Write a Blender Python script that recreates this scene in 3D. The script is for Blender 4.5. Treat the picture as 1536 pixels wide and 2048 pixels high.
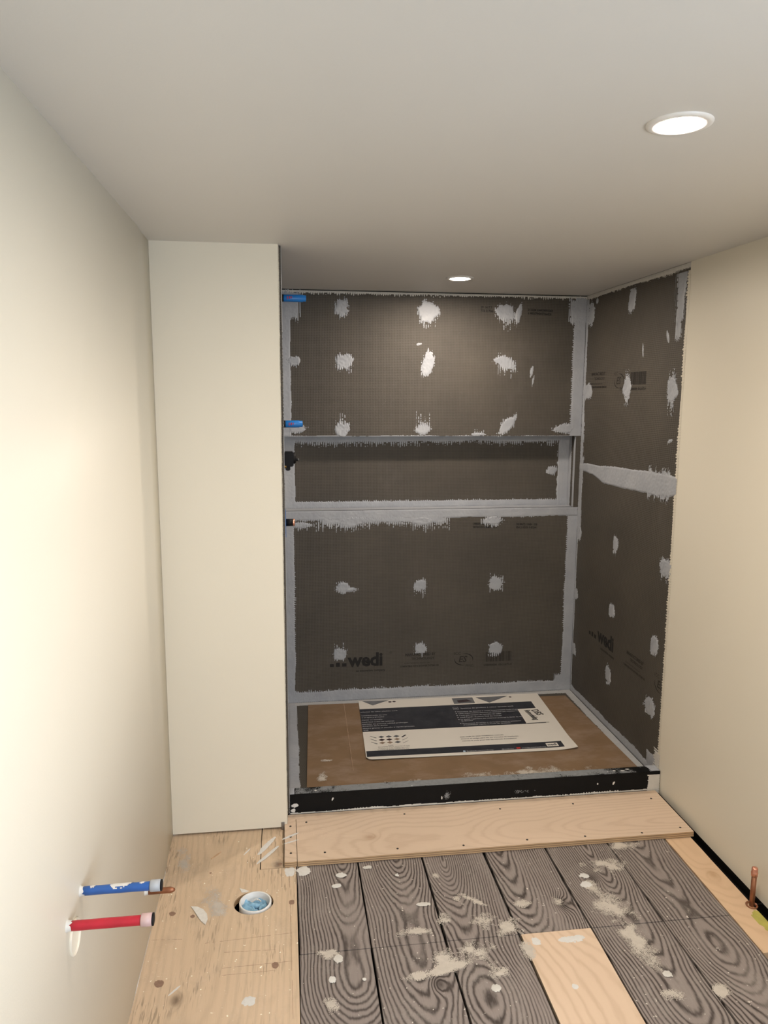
import bpy, bmesh, math, random
import numpy as np
from mathutils import Vector, Matrix

for o in list(bpy.data.objects):
    bpy.data.objects.remove(o, do_unlink=True)
S = bpy.context.scene
C = S.collection

# ------------------------------------------------------------------ camera
YAW, PITCH, ROLL, FPX = 0.1320, -0.1536, 0.0046, 1500.9
cam_d = bpy.data.cameras.new('camera')
cam_d.sensor_fit = 'VERTICAL'
cam_d.sensor_height = 36.0
cam_d.lens = 36.0 * FPX / 2048.0
cam_d.clip_start = 0.02
cam = bpy.data.objects.new('camera', cam_d)
C.objects.link(cam)
_f = Vector((math.sin(YAW) * math.cos(PITCH), math.cos(YAW) * math.cos(PITCH), math.sin(PITCH)))
_r = Vector((math.cos(YAW), -math.sin(YAW), 0))
_u = _r.cross(_f)
_r2 = _r * math.cos(ROLL) + _u * math.sin(ROLL)
_u2 = -_r * math.sin(ROLL) + _u * math.cos(ROLL)
cam.matrix_world = Matrix(((_r2.x, _u2.x, -_f.x, 0), (_r2.y, _u2.y, -_f.y, 0),
                           (_r2.z, _u2.z, -_f.z, 1.6278), (0, 0, 0, 1)))
S.camera = cam

# ------------------------------------------------------------------ world, lights, exposure
W = bpy.data.worlds.new('world')
S.world = W
W.use_nodes = True
bg = W.node_tree.nodes['Background']
bg.inputs[0].default_value = (0.62, 0.78, 1.0, 1)
bg.inputs[1].default_value = 1.0
LAMP_A, LAMP_B, LAMP_C = 980.0, 700.0, 560.0      # emission strength of the ceiling lights
LAMP_COL = (1.0, 0.87, 0.735)
ad = bpy.data.lights.new('window_daylight', 'AREA')
ad.shape = 'RECTANGLE'
ad.size, ad.size_y = 1.3, 1.15
ad.energy = 48
ad.color = (0.74, 0.86, 1.0)
ao = bpy.data.objects.new('window_daylight', ad)
C.objects.link(ao)
ao.location = (1.72, -0.62, 1.18)
ao.rotation_euler = (0, math.radians(80), math.radians(-30))
V = S.view_settings
S.display_settings.display_device = 'sRGB'
V.view_transform = 'Standard'
V.look = 'None'
V.gamma = 1
V.use_curve_mapping = False
V.exposure = 0.27

# ------------------------------------------------------------------ room dimensions (metres)
XL, XR = -0.429, 1.521          # left and right wall
XC = -0.012                     # right face of the partition beside the shower
YC, YB, YE = 2.657, 3.727, 2.745
YN = YB + 0.085                 # back of the niche
H = 2.13
YR = -1.6                       # rear wall behind the camera
ZT = 0.05                       # shower tray level


# ------------------------------------------------------------------ material helpers
class NT:
    def __init__(self, name):
        self.m = bpy.data.materials.new(name)
        self.m.use_nodes = True
        self.t = self.m.node_tree
        self.b = self.t.nodes['Principled BSDF']

    def n(self, typ, ins=None, **kw):
        nd = self.t.nodes.new(typ)
        for k, v in kw.items():
            setattr(nd, k, v)
        if ins:
            for k, v in ins.items():
                self.set(nd, k, v)
        return nd

    def set(self, nd, k, v):
        s = nd.inputs[k]
        if hasattr(v, 'is_output'):
            self.t.links.new(v, s)
        else:
            s.default_value = v

    def mth(self, op, a, b=0.0, c=None, clamp=False):
        nd = self.n('ShaderNodeMath', operation=op)
        nd.use_clamp = clamp
        self.set(nd, 0, a)
        self.set(nd, 1, b)
        if c is not None:
            self.set(nd, 2, c)
        return nd.outputs[0]

    def mix(self, f, a, b):
        nd = self.n('ShaderNodeMix', data_type='RGBA')
        self.set(nd, 0, f)
        for i, v in ((6, a), (7, b)):
            self.set(nd, i, v if hasattr(v, 'is_output') else (v[0], v[1], v[2], 1))
        return nd.outputs[2]

    def ramp(self, f, lo, hi):
        nd = self.n('ShaderNodeMapRange')
        self.set(nd, 0, f)
        nd.inputs[1].default_value = lo
        nd.inputs[2].default_value = hi
        return nd.outputs[0]

    def noise(self, vec, scale, detail=3, rough=0.55):
        nd = self.n('ShaderNodeTexNoise')
        if vec is not None:
            self.set(nd, 'Vector', vec)
        nd.inputs['Scale'].default_value = scale
        nd.inputs['Detail'].default_value = detail
        nd.inputs['Roughness'].default_value = rough
        return nd.outputs[0]

    def scl(self, vec, sx, sy, sz):
        nd = self.n('ShaderNodeMapping')
        self.set(nd, 0, vec)
        nd.inputs['Scale'].default_value = (sx, sy, sz)
        return nd.outputs[0]

    def obj(self):
        return self.n('ShaderNodeTexCoord').outputs['Object']

    def attr(self, name):
        return self.n('ShaderNodeAttribute', attribute_type='OBJECT', attribute_name=name).outputs['Fac']

    def bump(self, h, dist, strength=1.0):
        nd = self.n('ShaderNodeBump')
        self.set(nd, 'Height', h)
        nd.inputs['Distance'].default_value = dist
        nd.inputs['Strength'].default_value = strength
        self.t.links.new(nd.outputs[0], self.b.inputs['Normal'])

    def out(self, col, rough=0.6, metal=0.0, spec=None):
        self.set(self.b, 'Base Color', col if hasattr(col, 'is_output') else (col[0], col[1], col[2], 1))
        self.set(self.b, 'Roughness', rough)
        self.set(self.b, 'Metallic', metal)
        if spec is not None:
            self.set(self.b, 'Specular IOR Level', spec)
        return self.m


def plain(name, col, rough=0.6, metal=0.0, spec=None, var=0.0, vs=20, bump=0.0, bs=60):
    k = NT(name)
    v = k.obj()
    c = col
    if var:
        c = k.mix(k.noise(v, vs, 4), [x * (1 - var) for x in col], [x * (1 + var) for x in col])
    if bump:
        k.bump(k.noise(v, bs, 3), bump)
    return k.out(c, rough, metal, spec)


def emission(name, col, s):
    k = NT(name)
    k.b.inputs['Base Color'].default_value = (0.8, 0.8, 0.8, 1)
    k.b.inputs['Emission Color'].default_value = (*col, 1)
    k.b.inputs['Emission Strength'].default_value = s
    return k.m


def wood(name, light, dark, freq, contrast, power=2.2, axis='y', fibre=0.25, rough=0.75, bumpd=0.0006,
         dirt=None, dirt_amt=0.0, checks=0.0, wob=0.012, damp=0.07, grime=None):
    """Plain-sawn board: growth rings cut at a slowly varying depth give cathedral figures."""
    k = NT(name)
    v = k.obj()
    sp = k.n('ShaderNodeSeparateXYZ')
    k.set(sp, 0, v)
    x, y = (sp.outputs[0], sp.outputs[1]) if axis == 'y' else (sp.outputs[1], sp.outputs[0])
    seed, x0 = k.attr('seed'), k.attr('x0')
    kx, ky = k.attr('knot_x'), k.attr('knot_y')
    off = k.n('ShaderNodeCombineXYZ')
    k.set(off, 0, x)
    k.set(off, 1, y)
    k.set(off, 2, k.mth('MULTIPLY', seed, 3.7))
    vec = off.outputs[0]
    n1 = k.noise(k.scl(vec, 3.5, 1.3, 1), 1.0, 2)
    n2 = k.noise(k.scl(vec, 22, 7, 1), 1.0, 3)
    # knot swirl
    dx, dy = k.mth('SUBTRACT', x, kx), k.mth('SUBTRACT', y, ky)
    dd = k.mth('ADD', k.mth('POWER', k.mth('MULTIPLY', dx, 38.0), 2.0),
               k.mth('POWER', k.mth('MULTIPLY', dy, 26.0), 2.0))
    kn = k.mth('EXPONENT', k.mth('MULTIPLY', dd, -1.0))
    # ring radius
    one = k.n('ShaderNodeCombineXYZ')
    k.set(one, 1, k.mth('MULTIPLY', y, 1.9))
    k.set(one, 2, k.mth('MULTIPLY', seed, 5.1))
    depth = k.mth('ADD', k.mth('MULTIPLY', k.mth('SUBTRACT', k.noise(one.outputs[0], 1.0, 1), 0.5), damp * 2.0),
                  k.mth('MULTIPLY_ADD', y, -0.13, damp * 1.15))
    X = k.mth('ADD', k.mth('SUBTRACT', x, x0), k.mth('MULTIPLY', k.mth('SUBTRACT', n1, 0.5), 0.05))
    r = k.mth('SQRT', k.mth('ADD', k.mth('MULTIPLY', X, X), k.mth('MULTIPLY', depth, depth)))
    r = k.mth('ADD', r, k.mth('MULTIPLY', k.mth('SUBTRACT', n2, 0.5), wob))
    n3 = k.noise(k.scl(vec, 90, 30, 1), 1.0, 2)
    r = k.mth('ADD', r, k.mth('MULTIPLY', k.mth('SUBTRACT', n3, 0.5), wob * 0.22))
    r = k.mth('ADD', r, k.mth('MULTIPLY', kn, 0.03))
    w = k.mth('SINE', k.mth('MULTIPLY', r, freq * 6.2832))
    w = k.mth('POWER', k.mth('MULTIPLY_ADD', w, 0.5, 0.5), power)
    w = k.mth('MULTIPLY', w, k.ramp(k.noise(k.scl(vec, 9, 2, 1), 1.0, 2), 0.18, 0.5))
    fib = k.noise(k.scl(vec, 420, 9, 1), 1.0, 2)
    fac = k.mth('ADD', k.mth('MULTIPLY', w, contrast), k.mth('MULTIPLY', k.mth('SUBTRACT', fib, 0.5), fibre), clamp=True)
    fac = k.mth('ADD', fac, k.mth('MULTIPLY', k.mth('POWER', kn, 2.5), 0.8), clamp=True)
    col = k.mix(fac, light, dark)
    tone = k.noise(k.scl(vec, 3.0, 1.6, 1), 1.0, 3)
    col = k.mix(k.mth('MULTIPLY', k.ramp(tone, 0.35, 0.75), 0.35), col, [c * 0.72 for c in light])
    if checks:
        c1 = k.noise(k.scl(vec, 170, 14, 1), 1.0, 2)
        c2 = k.noise(k.scl(vec, 5, 4, 1), 1.0, 2)
        ck = k.mth('MULTIPLY', k.ramp(c1, 0.55, 0.63), k.ramp(c2, 0.48, 0.62))
        col = k.mix(k.mth('MULTIPLY', ck, checks), col, [c * 0.45 for c in light])
        g3 = k.noise(k.scl(vec, 14, 8, 1), 1.0, 4)
        col = k.mix(k.mth('MULTIPLY', k.ramp(g3, 0.55, 0.8), 0.55 * checks), col, [c * 0.45 for c in light])
    if dirt:
        dn = k.noise(k.scl(vec, 16, 9, 1), 1.0, 6, 0.7)
        dn2 = k.noise(vec, 130, 3, 0.7)
        dm = k.mth('MULTIPLY', k.ramp(dn, 0.48, 0.72), k.ramp(dn2, 0.35, 0.7))
        col = k.mix(k.mth('MULTIPLY', dm, dirt_amt), col, dirt)
        speck = k.noise(vec, 95, 1, 0.5)
        col = k.mix(k.mth('MULTIPLY', k.ramp(speck, 0.74, 0.79), 0.85), col, [min(1, c * 1.9) for c in dirt])
    k.bump(k.mth('SUBTRACT', 1.0, fac), bumpd, 0.8)
    return k.out(col, rough, 0, 0.25)


M = {}
k = NT('cream_wall_paint')
v = k.obj()
k.bump(k.noise(v, 260, 2), 0.00012)
M['wall'] = k.out(k.mix(k.noise(v, 2.0, 2), (0.755, 0.705, 0.595), (0.78, 0.73, 0.62)), 0.42, 0, 0.35)
k = NT('ceiling_paint')
v = k.obj()
k.bump(k.noise(v, 200, 2), 0.00012)
M['ceil'] = k.out(k.mix(k.noise(v, 1.5, 2), (0.655, 0.64, 0.61), (0.685, 0.67, 0.64)), 0.55, 0, 0.3)
M['dark'] = plain('shaded_cavity_wood', (0.012, 0.010, 0.008), 0.9)  # near-black colour stands in for the shade inside gaps and voids

# waterproof backer board: woven mesh in dark cement coat
k = NT('backer_board_mesh')
v = k.obj()
sp = k.n('ShaderNodeSeparateXYZ')
k.set(sp, 0, v)
PW = 0.0078


def sq(s):
    return k.mth('MULTIPLY_ADD', k.mth('SINE', k.mth('MULTIPLY', s, 6.2832 / PW)), 0.5, 0.5)


hu = k.mth('ADD', sp.outputs[0], sp.outputs[1])
wf = k.mth('MULTIPLY', sq(hu), sq(sp.outputs[2]))
big = k.noise(v, 3.2, 4, 0.6)
fin = k.noise(v, 90, 3, 0.7)
c = k.mix(k.ramp(big, 0.3, 0.7), (0.070, 0.061, 0.050), (0.096, 0.083, 0.067))
c = k.mix(k.mth('MULTIPLY', wf, 0.65), c, (0.028, 0.024, 0.020))
c = k.mix(k.mth('MULTIPLY', k.ramp(fin, 0.55, 0.8), 0.3), c, (0.12, 0.11, 0.10))
smear = k.noise(k.scl(v, 2.2, 2.2, 1.2), 1.0, 5, 0.7)
c = k.mix(k.mth('MULTIPLY', k.ramp(smear, 0.60, 0.80), 0.28), c, (0.17, 0.155, 0.145))
k.bump(k.mth('ADD', k.mth('MULTIPLY', wf, -1.0), k.mth('MULTIPLY', fin, 0.5)), 0.0010, 0.9)
M['board'] = k.out(c, 0.62, 0, 0.45)

k = NT('grey_joint_sealant')
v = k.obj()
n_ = k.noise(v, 35, 4, 0.6)
k.bump(n_, 0.0012)
M['seal'] = k.out(k.mix(k.ramp(k.noise(v, 9, 4), 0.3, 0.7), (0.325, 0.34, 0.375), (0.40, 0.415, 0.445)), 0.45, 0, 0.4)
M['seal_light'] = plain('light_joint_compound', (0.60, 0.58, 0.54), 0.6, var=0.12, vs=40, bump=0.0008, bs=80)
M['seal_pale'] = plain('pale_grey_sealant', (0.43, 0.43, 0.43), 0.5, var=0.12, vs=40, bump=0.0008, bs=80)
M['cream_mud'] = plain('painted_joint_compound', (0.68, 0.635, 0.53), 0.5, var=0.08, vs=50, bump=0.0010, bs=90)
M['ink'] = plain('printed_black_ink', (0.010, 0.009, 0.009), 0.8)
M['ink_soft'] = plain('faded_black_ink', (0.026, 0.022, 0.019), 0.8)

GREY_L, GREY_D = (0.290, 0.248, 0.228), (0.048, 0.037, 0.033)
M['plank'] = wood('weathered_plank', GREY_L, GREY_D, 122, 1.0, 2.1, dirt=(0.40, 0.37, 0.33), dirt_amt=0.40,
                  fibre=0.55, rough=0.85, bumpd=0.0012, wob=0.010)
M['ply'] = wood('fresh_plywood', (0.70, 0.535, 0.395), (0.46, 0.31, 0.20), 46, 0.40, 3.0, fibre=0.16, wob=0.02,
                damp=0.12)
M['ply_x'] = wood('threshold_plywood', (0.68, 0.53, 0.40), (0.42, 0.28, 0.18), 56, 0.26, 3.2, axis='x',
                  fibre=0.16, wob=0.02, damp=0.10)
M['pine'] = wood('pine_board', (0.70, 0.50, 0.33), (0.48, 0.30, 0.17), 60, 0.28, 3.0, fibre=0.12, damp=0.10)
M['panel'] = wood('scuffed_plywood', (0.66, 0.505, 0.355), (0.10, 0.065, 0.045), 62, 0.14, 2.2, fibre=0.26,
                  checks=0.75, damp=0.10, dirt=(0.66, 0.56, 0.46), dirt_amt=0.35)
k = NT('plywood_edge_plies')
v = k.obj()
sp = k.n('ShaderNodeSeparateXYZ')
k.set(sp, 0, v)
s_ = k.mth('SINE', k.mth('MULTIPLY_ADD', sp.outputs[2], 6.2832 / 0.0072, 1.0))
c = k.mix(k.ramp(s_, 0.0, 0.7), (0.50, 0.34, 0.19), (0.16, 0.09, 0.05))
M['ply_edge'] = k.out(k.mix(k.mth('MULTIPLY', k.noise(v, 60, 3), 0.5), c, (0.45, 0.31, 0.19)), 0.85)
M['curb'] = plain('black_curb_coating', (0.0035, 0.0036, 0.004), 0.6, 0.0, 0.2, var=0.4, vs=30, bump=0.0008, bs=50)
M['dust_grey'] = plain('grey_dust', (0.21, 0.22, 0.23), 0.9, var=0.3, vs=60)
M['plaster'] = plain('plaster_dust', (0.53, 0.48, 0.42), 0.95, var=0.18, vs=50)
M['white_paint'] = plain('white_paint_smear', (0.66, 0.65, 0.625), 0.6, var=0.08, vs=60)
k = NT('brown_cardboard')
v = k.obj()
c = k.mix(k.ramp(k.noise(v, 6, 4), 0.3, 0.7), (0.190, 0.120, 0.066), (0.235, 0.150, 0.085))
c = k.mix(k.mth('MULTIPLY', k.ramp(k.noise(k.scl(v, 5, 9, 1), 1.0, 5, 0.65), 0.48, 0.75), 0.45), c, (0.42, 0.32, 0.26))
k.bump(k.noise(v, 8, 2), 0.002)
M['card'] = k.out(c, 0.55, 0, 0.4)
M['paper'] = plain('white_printed_card', (0.72, 0.68, 0.62), 0.5, var=0.03, vs=10)
k = NT('navy_print')
v = k.obj()
M['navy'] = k.out(k.mix(k.mth('MULTIPLY', k.ramp(k.noise(v, 12, 5, 0.7), 0.4, 0.8), 0.6), (0.020, 0.022, 0.030), (0.07, 0.072, 0.085)), 0.42)
M['ptext'] = plain('printed_grey_text', (0.42, 0.42, 0.44), 0.5)
M['ptext_d'] = plain('printed_dark_text', (0.10, 0.10, 0.11), 0.5)
M['pgrey'] = plain('printed_grey_photo', (0.14, 0.145, 0.155), 0.5, var=0.5, vs=18)
M['pbrown'] = plain('printed_brown_swatch', (0.30, 0.22, 0.16), 0.5)
M['pmaroon'] = plain('printed_maroon_swatch', (0.045, 0.028, 0.032), 0.5)
M['pred'] = plain('printed_red_icon', (0.55, 0.04, 0.03), 0.5)
M['plight'] = plain('printed_light_blue_icon', (0.45, 0.6, 0.75), 0.5)
M['marker'] = plain('black_marker', (0.02, 0.02, 0.02), 0.6)
M['blue'] = plain('blue_pex_pipe', (0.022, 0.10, 0.36), 0.32, var=0.2, vs=25)
M['bluecap'] = plain('bright_blue_plastic', (0.012, 0.20, 0.62), 0.35)
M['tape'] = plain('blue_painters_tape', (0.03, 0.16, 0.50), 0.6)
M['red'] = plain('red_pex_pipe', (0.44, 0.012, 0.030), 0.35, var=0.25, vs=25)
M['redprint'] = plain('red_print', (0.45, 0.03, 0.10), 0.5)
M['capgrey'] = plain('translucent_grey_cap', (0.36, 0.38, 0.41), 0.4)
M['cappink'] = plain('translucent_pink_cap', (0.52, 0.36, 0.35), 0.4)
M['black'] = plain('black_plastic', (0.005, 0.005, 0.006), 0.55, 0.0, 0.25)
M['brass'] = plain('brass', (0.35, 0.22, 0.06), 0.4, 0.9)
M['copper_dark'] = plain('aged_copper', (0.34, 0.150, 0.082), 0.42, 0.75, var=0.35, vs=30)
M['copper'] = plain('bright_copper', (0.72, 0.34, 0.24), 0.33, 0.75, var=0.15, vs=60)
M['pvc'] = plain('white_pvc', (0.74, 0.74, 0.73), 0.3)
M['rag'] = plain('pale_blue_rag', (0.25, 0.47, 0.66), 0.6, var=0.25, vs=25)
M['trim'] = plain('white_light_trim', (0.78, 0.76, 0.73), 0.4)
M['steel'] = plain('galvanised_steel', (0.35, 0.35, 0.36), 0.4, 0.8)
M['flake'] = plain('plaster_flake', (0.70, 0.68, 0.64), 0.8, var=0.15, vs=90)
M['jamb'] = plain('white_window_paint', (0.7, 0.69, 0.66), 0.5)
k = NT('window_glass')
k.set(k.b, 'Transmission Weight', 1.0)
M['glass'] = k.out((0.95, 0.98, 1.0), 0.02)
M['yellow'] = plain('yellow_green_stain', (0.44, 0.40, 0.09), 0.75, var=0.3, vs=30)
M['smudge'] = plain('brown_scuff', (0.27, 0.17, 0.12), 0.9, var=0.4, vs=90)
M['glow'] = None


# ------------------------------------------------------------------ mesh helpers
def link(name, me, parent=None, loc=None):
    o = bpy.data.objects.new(name, me)
    C.objects.link(o)
    if loc is not None:
        o.location = loc
    if parent is not None:
        o.parent = parent
    return o


def from_bm(name, bm, mat, parent=None, loc=None, smooth=False):
    me = bpy.data.meshes.new(name)
    bmesh.ops.recalc_face_normals(bm, faces=bm.faces)
    bm.to_mesh(me)
    bm.free()
    for m in (mat if isinstance(mat, (list, tuple)) else [mat]):
        me.materials.append(m)
    if smooth:
        for p in me.polygons:
            p.use_smooth = True
    return link(name, me, parent, loc)


def add_box(bm, x0, x1, y0, y1, z0, z1, mi=0, bev=0.0):
    ret = bmesh.ops.create_cube(bm, size=1.0)
    vs = ret['verts']
    for v_ in vs:
        v_.co = Vector(((x0 + x1) / 2 + v_.co.x * (x1 - x0), (y0 + y1) / 2 + v_.co.y * (y1 - y0),
                        (z0 + z1) / 2 + v_.co.z * (z1 - z0)))
    fs = {f for v_ in vs for f in v_.link_faces}
    for f in fs:
        f.material_index = mi
    if bev:
        es = {e for v_ in vs for e in v_.link_edges}
        bmesh.ops.bevel(bm, geom=list(es), offset=bev, segments=2, affect='EDGES')


def box(name, mat, x0, x1, y0, y1, z0, z1, parent=None, bev=0.0):
    bm = bmesh.new()
    add_box(bm, x0, x1, y0, y1, z0, z1, 0, bev)
    return from_bm(name, bm, mat, parent)


def add_lathe(bm, prof, axis='z', c=(0, 0, 0), seg=32, mi=0, cap=True):
    """prof: list of (radius, height) along the axis."""
    rings = []
    for r, h in prof:
        ring = []
        for i in range(seg):
            a = 2 * math.pi * i / seg
            p = (r * math.cos(a), r * math.sin(a), h)
            if axis == 'x':
                p = (h, p[0], p[1])
            elif axis == 'y':
                p = (p[0], h, p[1])
            ring.append(bm.verts.new((c[0] + p[0], c[1] + p[1], c[2] + p[2])))
        rings.append(ring)
    for a, b in zip(rings, rings[1:]):
        for i in range(seg):
            f = bm.faces.new((a[i], a[(i + 1) % seg], b[(i + 1) % seg], b[i]))
            f.material_index = mi
            f.smooth = True
    if cap:
        for ring in (rings[0], rings[-1]):
            try:
                bm.faces.new(ring).material_index = mi
            except ValueError:
                pass
    return rings


def lathe(name, mat, prof, axis, parent, c=(0, 0, 0), seg=32, cap=True):
    bm = bmesh.new()
    add_lathe(bm, prof, axis, c, seg, 0, cap)
    return from_bm(name, bm, mat, parent)


def struct(o):
    o['kind'] = 'structure'
    return o


def tag(o, label, cat, group=None):
    o['label'] = label
    o['category'] = cat
    if group:
        o['group'] = group
    return o


def thing(name, loc, label, cat, group=None):
    return tag(link(name, None, None, loc), label, cat, group)


# ---- value noise in numpy
def hsh(i, j, s):
    n_ = (i.astype(np.int64) * 374761393 + j.astype(np.int64) * 668265263 + int(s) * 2246822519) & 0xffffffff
    n_ = ((n_ ^ (n_ >> 13)) * 1274126177) & 0xffffffff
    n_ = (n_ ^ (n_ >> 16)) & 0xffffffff
    return n_ / 4294967295.0


def vn(u, v_, sc, seed):
    x, y = u / sc, v_ / sc
    i, j = np.floor(x), np.floor(y)
    fx, fy = x - i, y - j
    fx, fy = fx * fx * (3 - 2 * fx), fy * fy * (3 - 2 * fy)
    a, b = hsh(i, j, seed), hsh(i + 1, j, seed)
    c_, d = hsh(i, j + 1, seed), hsh(i + 1, j + 1, seed)
    return (a * (1 - fx) + b * fx) * (1 - fy) + (c_ * (1 - fx) + d * fx) * fy


def fbm(u, v_, sc, seed):
    return 0.55 * vn(u, v_, sc, seed) + 0.28 * vn(u, v_, sc / 2.1, seed + 7) + 0.17 * vn(u, v_, sc / 4.3, seed + 13)


PT = 0.0112     # spacing of the mesh ridges that leave teeth in the compound


def layer(name, parent, plane, at, bbox, field, mat, cell=0.0022, thick=0.0016, base=0.0003, seed=1, label=None, speck=False):
    """A thin raised layer (sealant, plaster, dust) lying on a plane, cut out by a field > 0."""
    u0, u1, v0, v1 = bbox
    nu, nv = int((u1 - u0) / cell) + 1, int((v1 - v0) / cell) + 1
    if nu < 2 or nv < 2:
        return None
    us = u0 + np.arange(nu) * cell
    vs = v0 + np.arange(nv) * cell
    U, Vv = np.meshgrid(us, vs, indexing='ij')
    F = field(U, Vv)
    Fc = 0.25 * (F[:-1, :-1] + F[1:, :-1] + F[:-1, 1:] + F[1:, 1:])
    mask = (F[:-1, :-1] > 0) if speck else (Fc > 0)
    if not mask.any():
        return None
    ci, cj = np.nonzero(mask)
    rel = 0.55 * fbm(U, Vv, 0.035, seed + 91) + 0.45 * vn(U, Vv, 0.009, seed + 31)
    Hh = base + thick * np.clip(F / 0.006, 0, 1) * (0.45 + 1.1 * rel)
    idx = -np.ones((nu, nv), dtype=np.int64)
    need = np.zeros((nu, nv), bool)
    for a in (0, 1):
        for b in (0, 1):
            need[ci + a, cj + b] = True
    ii, jj = np.nonzero(need)
    idx[ii, jj] = np.arange(len(ii))
    u, v_, h = U[ii, jj], Vv[ii, jj], Hh[ii, jj]
    if plane == 'back':
        co = np.stack([u, at - h, v_], 1)
    elif plane == 'right':
        co = np.stack([at - h, u, v_], 1)
    elif plane == 'left':
        co = np.stack([at + h, u, v_], 1)
    else:
        co = np.stack([u, v_, at + h], 1)
    q = np.stack([idx[ci, cj], idx[ci + 1, cj], idx[ci + 1, cj + 1], idx[ci, cj + 1]], 1)
    if plane in ('right',):
        q = q[:, ::-1]
    org = co.mean(0)
    me = bpy.data.meshes.new(name)
    me.vertices.add(len(co))
    me.vertices.foreach_set('co', (co - org).astype(np.float32).ravel())
    me.loops.add(4 * len(q))
    me.loops.foreach_set('vertex_index', q.astype(np.int32).ravel())
    me.polygons.add(len(q))
    me.polygons.foreach_set('loop_start', (np.arange(len(q)) * 4).astype(np.int32))
    me.polygons.foreach_set('use_smooth', np.ones(len(q), bool))
    me.update(calc_edges=True)
    me.materials.append(mat)
    o = link(name, me, None, tuple(org))
    if speck:
        o['kind'] = 'stuff'
    if parent is not None:
        o.parent = parent
        o.matrix_parent_inverse = parent.matrix_world.inverted()
        pl = parent.location
        if pl.length > 0:
            o.matrix_parent_inverse = Matrix.Translation(-pl)
    if label:
        o['label'] = label
    return o


def dab(cx, cz, rx, rz, ang=0.0, up=0.02, down=0.03, side=0.35, seed=1, rough=0.55):
    ca, sa = math.cos(math.radians(ang)), math.sin(math.radians(ang))
    m = min(rx, rz)

    def f(U, Vv):
        du, dv = U - cx, Vv - cz
        du = du + (fbm(U, Vv, 0.05, seed) - 0.5) * m * 0.7
        dv = dv + (fbm(U, Vv, 0.05, seed + 3) - 0.5) * m * 0.7
        a, b = du * ca + dv * sa, -du * sa + dv * ca
        s = (1 - np.sqrt((a / rx) ** 2 + (b / rz) ** 2)) * m + (fbm(U, Vv, 0.016, seed + 5) - 0.5) * m * rough
        col = np.floor(U / PT)
        L = hsh(col, col * 0, seed + 11)
        ext = np.where(dv > 0, up, down) * L
        # teeth: the core pulled out along the drag direction, in stripes
        dv2 = np.sign(dv) * np.maximum(np.abs(dv) - ext, 0)
        du2 = du / (1 + side * hsh(col, col * 0 + 5, seed))
        a2, b2 = du2 * ca + dv2 * sa, -du2 * sa + dv2 * ca
        s2 = (1 - np.sqrt((a2 / rx) ** 2 + (b2 / rz) ** 2)) * m
        fu = U / PT - col
        rw = np.floor(Vv / (PT * 0.5))
        fv = Vv / (PT * 0.5) - rw
        on = (np.abs(fu - 0.5) < 0.27) & ((fv < 0.72) | (hsh(col, rw, seed + 2) > 0.45)) & (hsh(col, rw, seed + 17) > 0.14)
        s3 = np.where((np.abs(fu - 0.5) < 0.25) & (fv < 0.6) & (hsh(col, rw, seed + 41) > 0.72), s + m * 0.35, -1) if up + down > 0.012 else -1
        return np.maximum(np.maximum(s, np.where(on, s2, -1)), s3)
    e = max(rx, rz) + max(up, down) + 0.03
    return (cx - e, cx + e, cz - e, cz + e), f


def band(u0, u1, v0, v1, wob=0.006, teeth=0.012, style='v', sides=(1, 1, 1, 1), seed=1, dens=0.5):
    """sides: which of (u0, u1, v0, v1) is a ragged edge; others are cut straight."""
    def f(U, Vv):
        w = (fbm(U, Vv, 0.14, seed) - 0.5) * 2 * wob + (vn(U, Vv, 0.012, seed + 4) - 0.5) * wob * 0.35
        d = []
        for on, s in zip(sides, (U - u0, u1 - U, Vv - v0, v1 - Vv)):
            d.append(s + w if on else s + 0.0001 + (0.02 if False else 0))
        s = np.minimum.reduce(d)
        hard = [s_ for on, s_ in zip(sides, (U - u0, u1 - U, Vv - v0, v1 - Vv)) if not on]
        col, row = np.floor(U / PT), np.floor(Vv / PT)
        loc = vn(U, Vv, 0.16, seed + 21)
        if style == 'v':
            r_ = hsh(col, np.floor(Vv / 0.25), seed + 9)
            fu = U / PT - col
            on = np.abs(fu - 0.5) < 0.27
            rw = np.floor(Vv / (PT * 0.5))
            on &= hsh(col, rw, seed + 12) > 0.2
        else:
            r_ = hsh(np.floor(U / 0.25), row, seed + 9)
            fv = Vv / PT - row
            on = np.abs(fv - 0.5) < 0.27
        reach = teeth * (0.25 + 0.75 * r_) * np.clip((loc - (1 - dens) * 0.7) * 3.0, 0.0, 1)
        s2 = np.where(on, s + reach, -1)
        out = np.maximum(s, s2)
        for h_ in hard:
            out = np.where(h_ < 0, -1, out)
        return out
    p = wob * 2 + teeth
    return (u0 - (p if sides[0] else 0), u1 + (p if sides[1] else 0),
            v0 - (p if sides[2] else 0), v1 + (p if sides[3] else 0)), f


def cloud(cx, cy, rx, ry, ang=0, seed=1, dens=0.5, soft=0.9):
    """powdery smear: broken cover that thins out towards its rim."""
    ca, sa = math.cos(math.radians(ang)), math.sin(math.radians(ang))

    def f(U, Vv):
        du, dv = U - cx, Vv - cy
        a, b = du * ca + dv * sa, -du * sa + dv * ca
        q = 1 - np.sqrt((a / rx) ** 2 + (b / ry) ** 2)
        n_ = fbm(U, Vv, 0.035, seed)
        w_ = hsh(np.floor(U / 0.00081), np.floor(Vv / 0.00081), seed + 3)
        p = np.clip(q * 1.6 + (n_ - 0.5) * 2.6 + dens - 0.75, 0, 1) ** soft
        return (p - w_) * 0.004 + np.where(q < -0.15, -1, 0)
    e = max(rx, ry) * 1.15
    return (cx - e, cx + e, cy - e, cy + e), f


def poly_top(pts):
    xs, ys = zip(*sorted(pts))
    return lambda U: np.interp(U, xs, ys)


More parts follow.
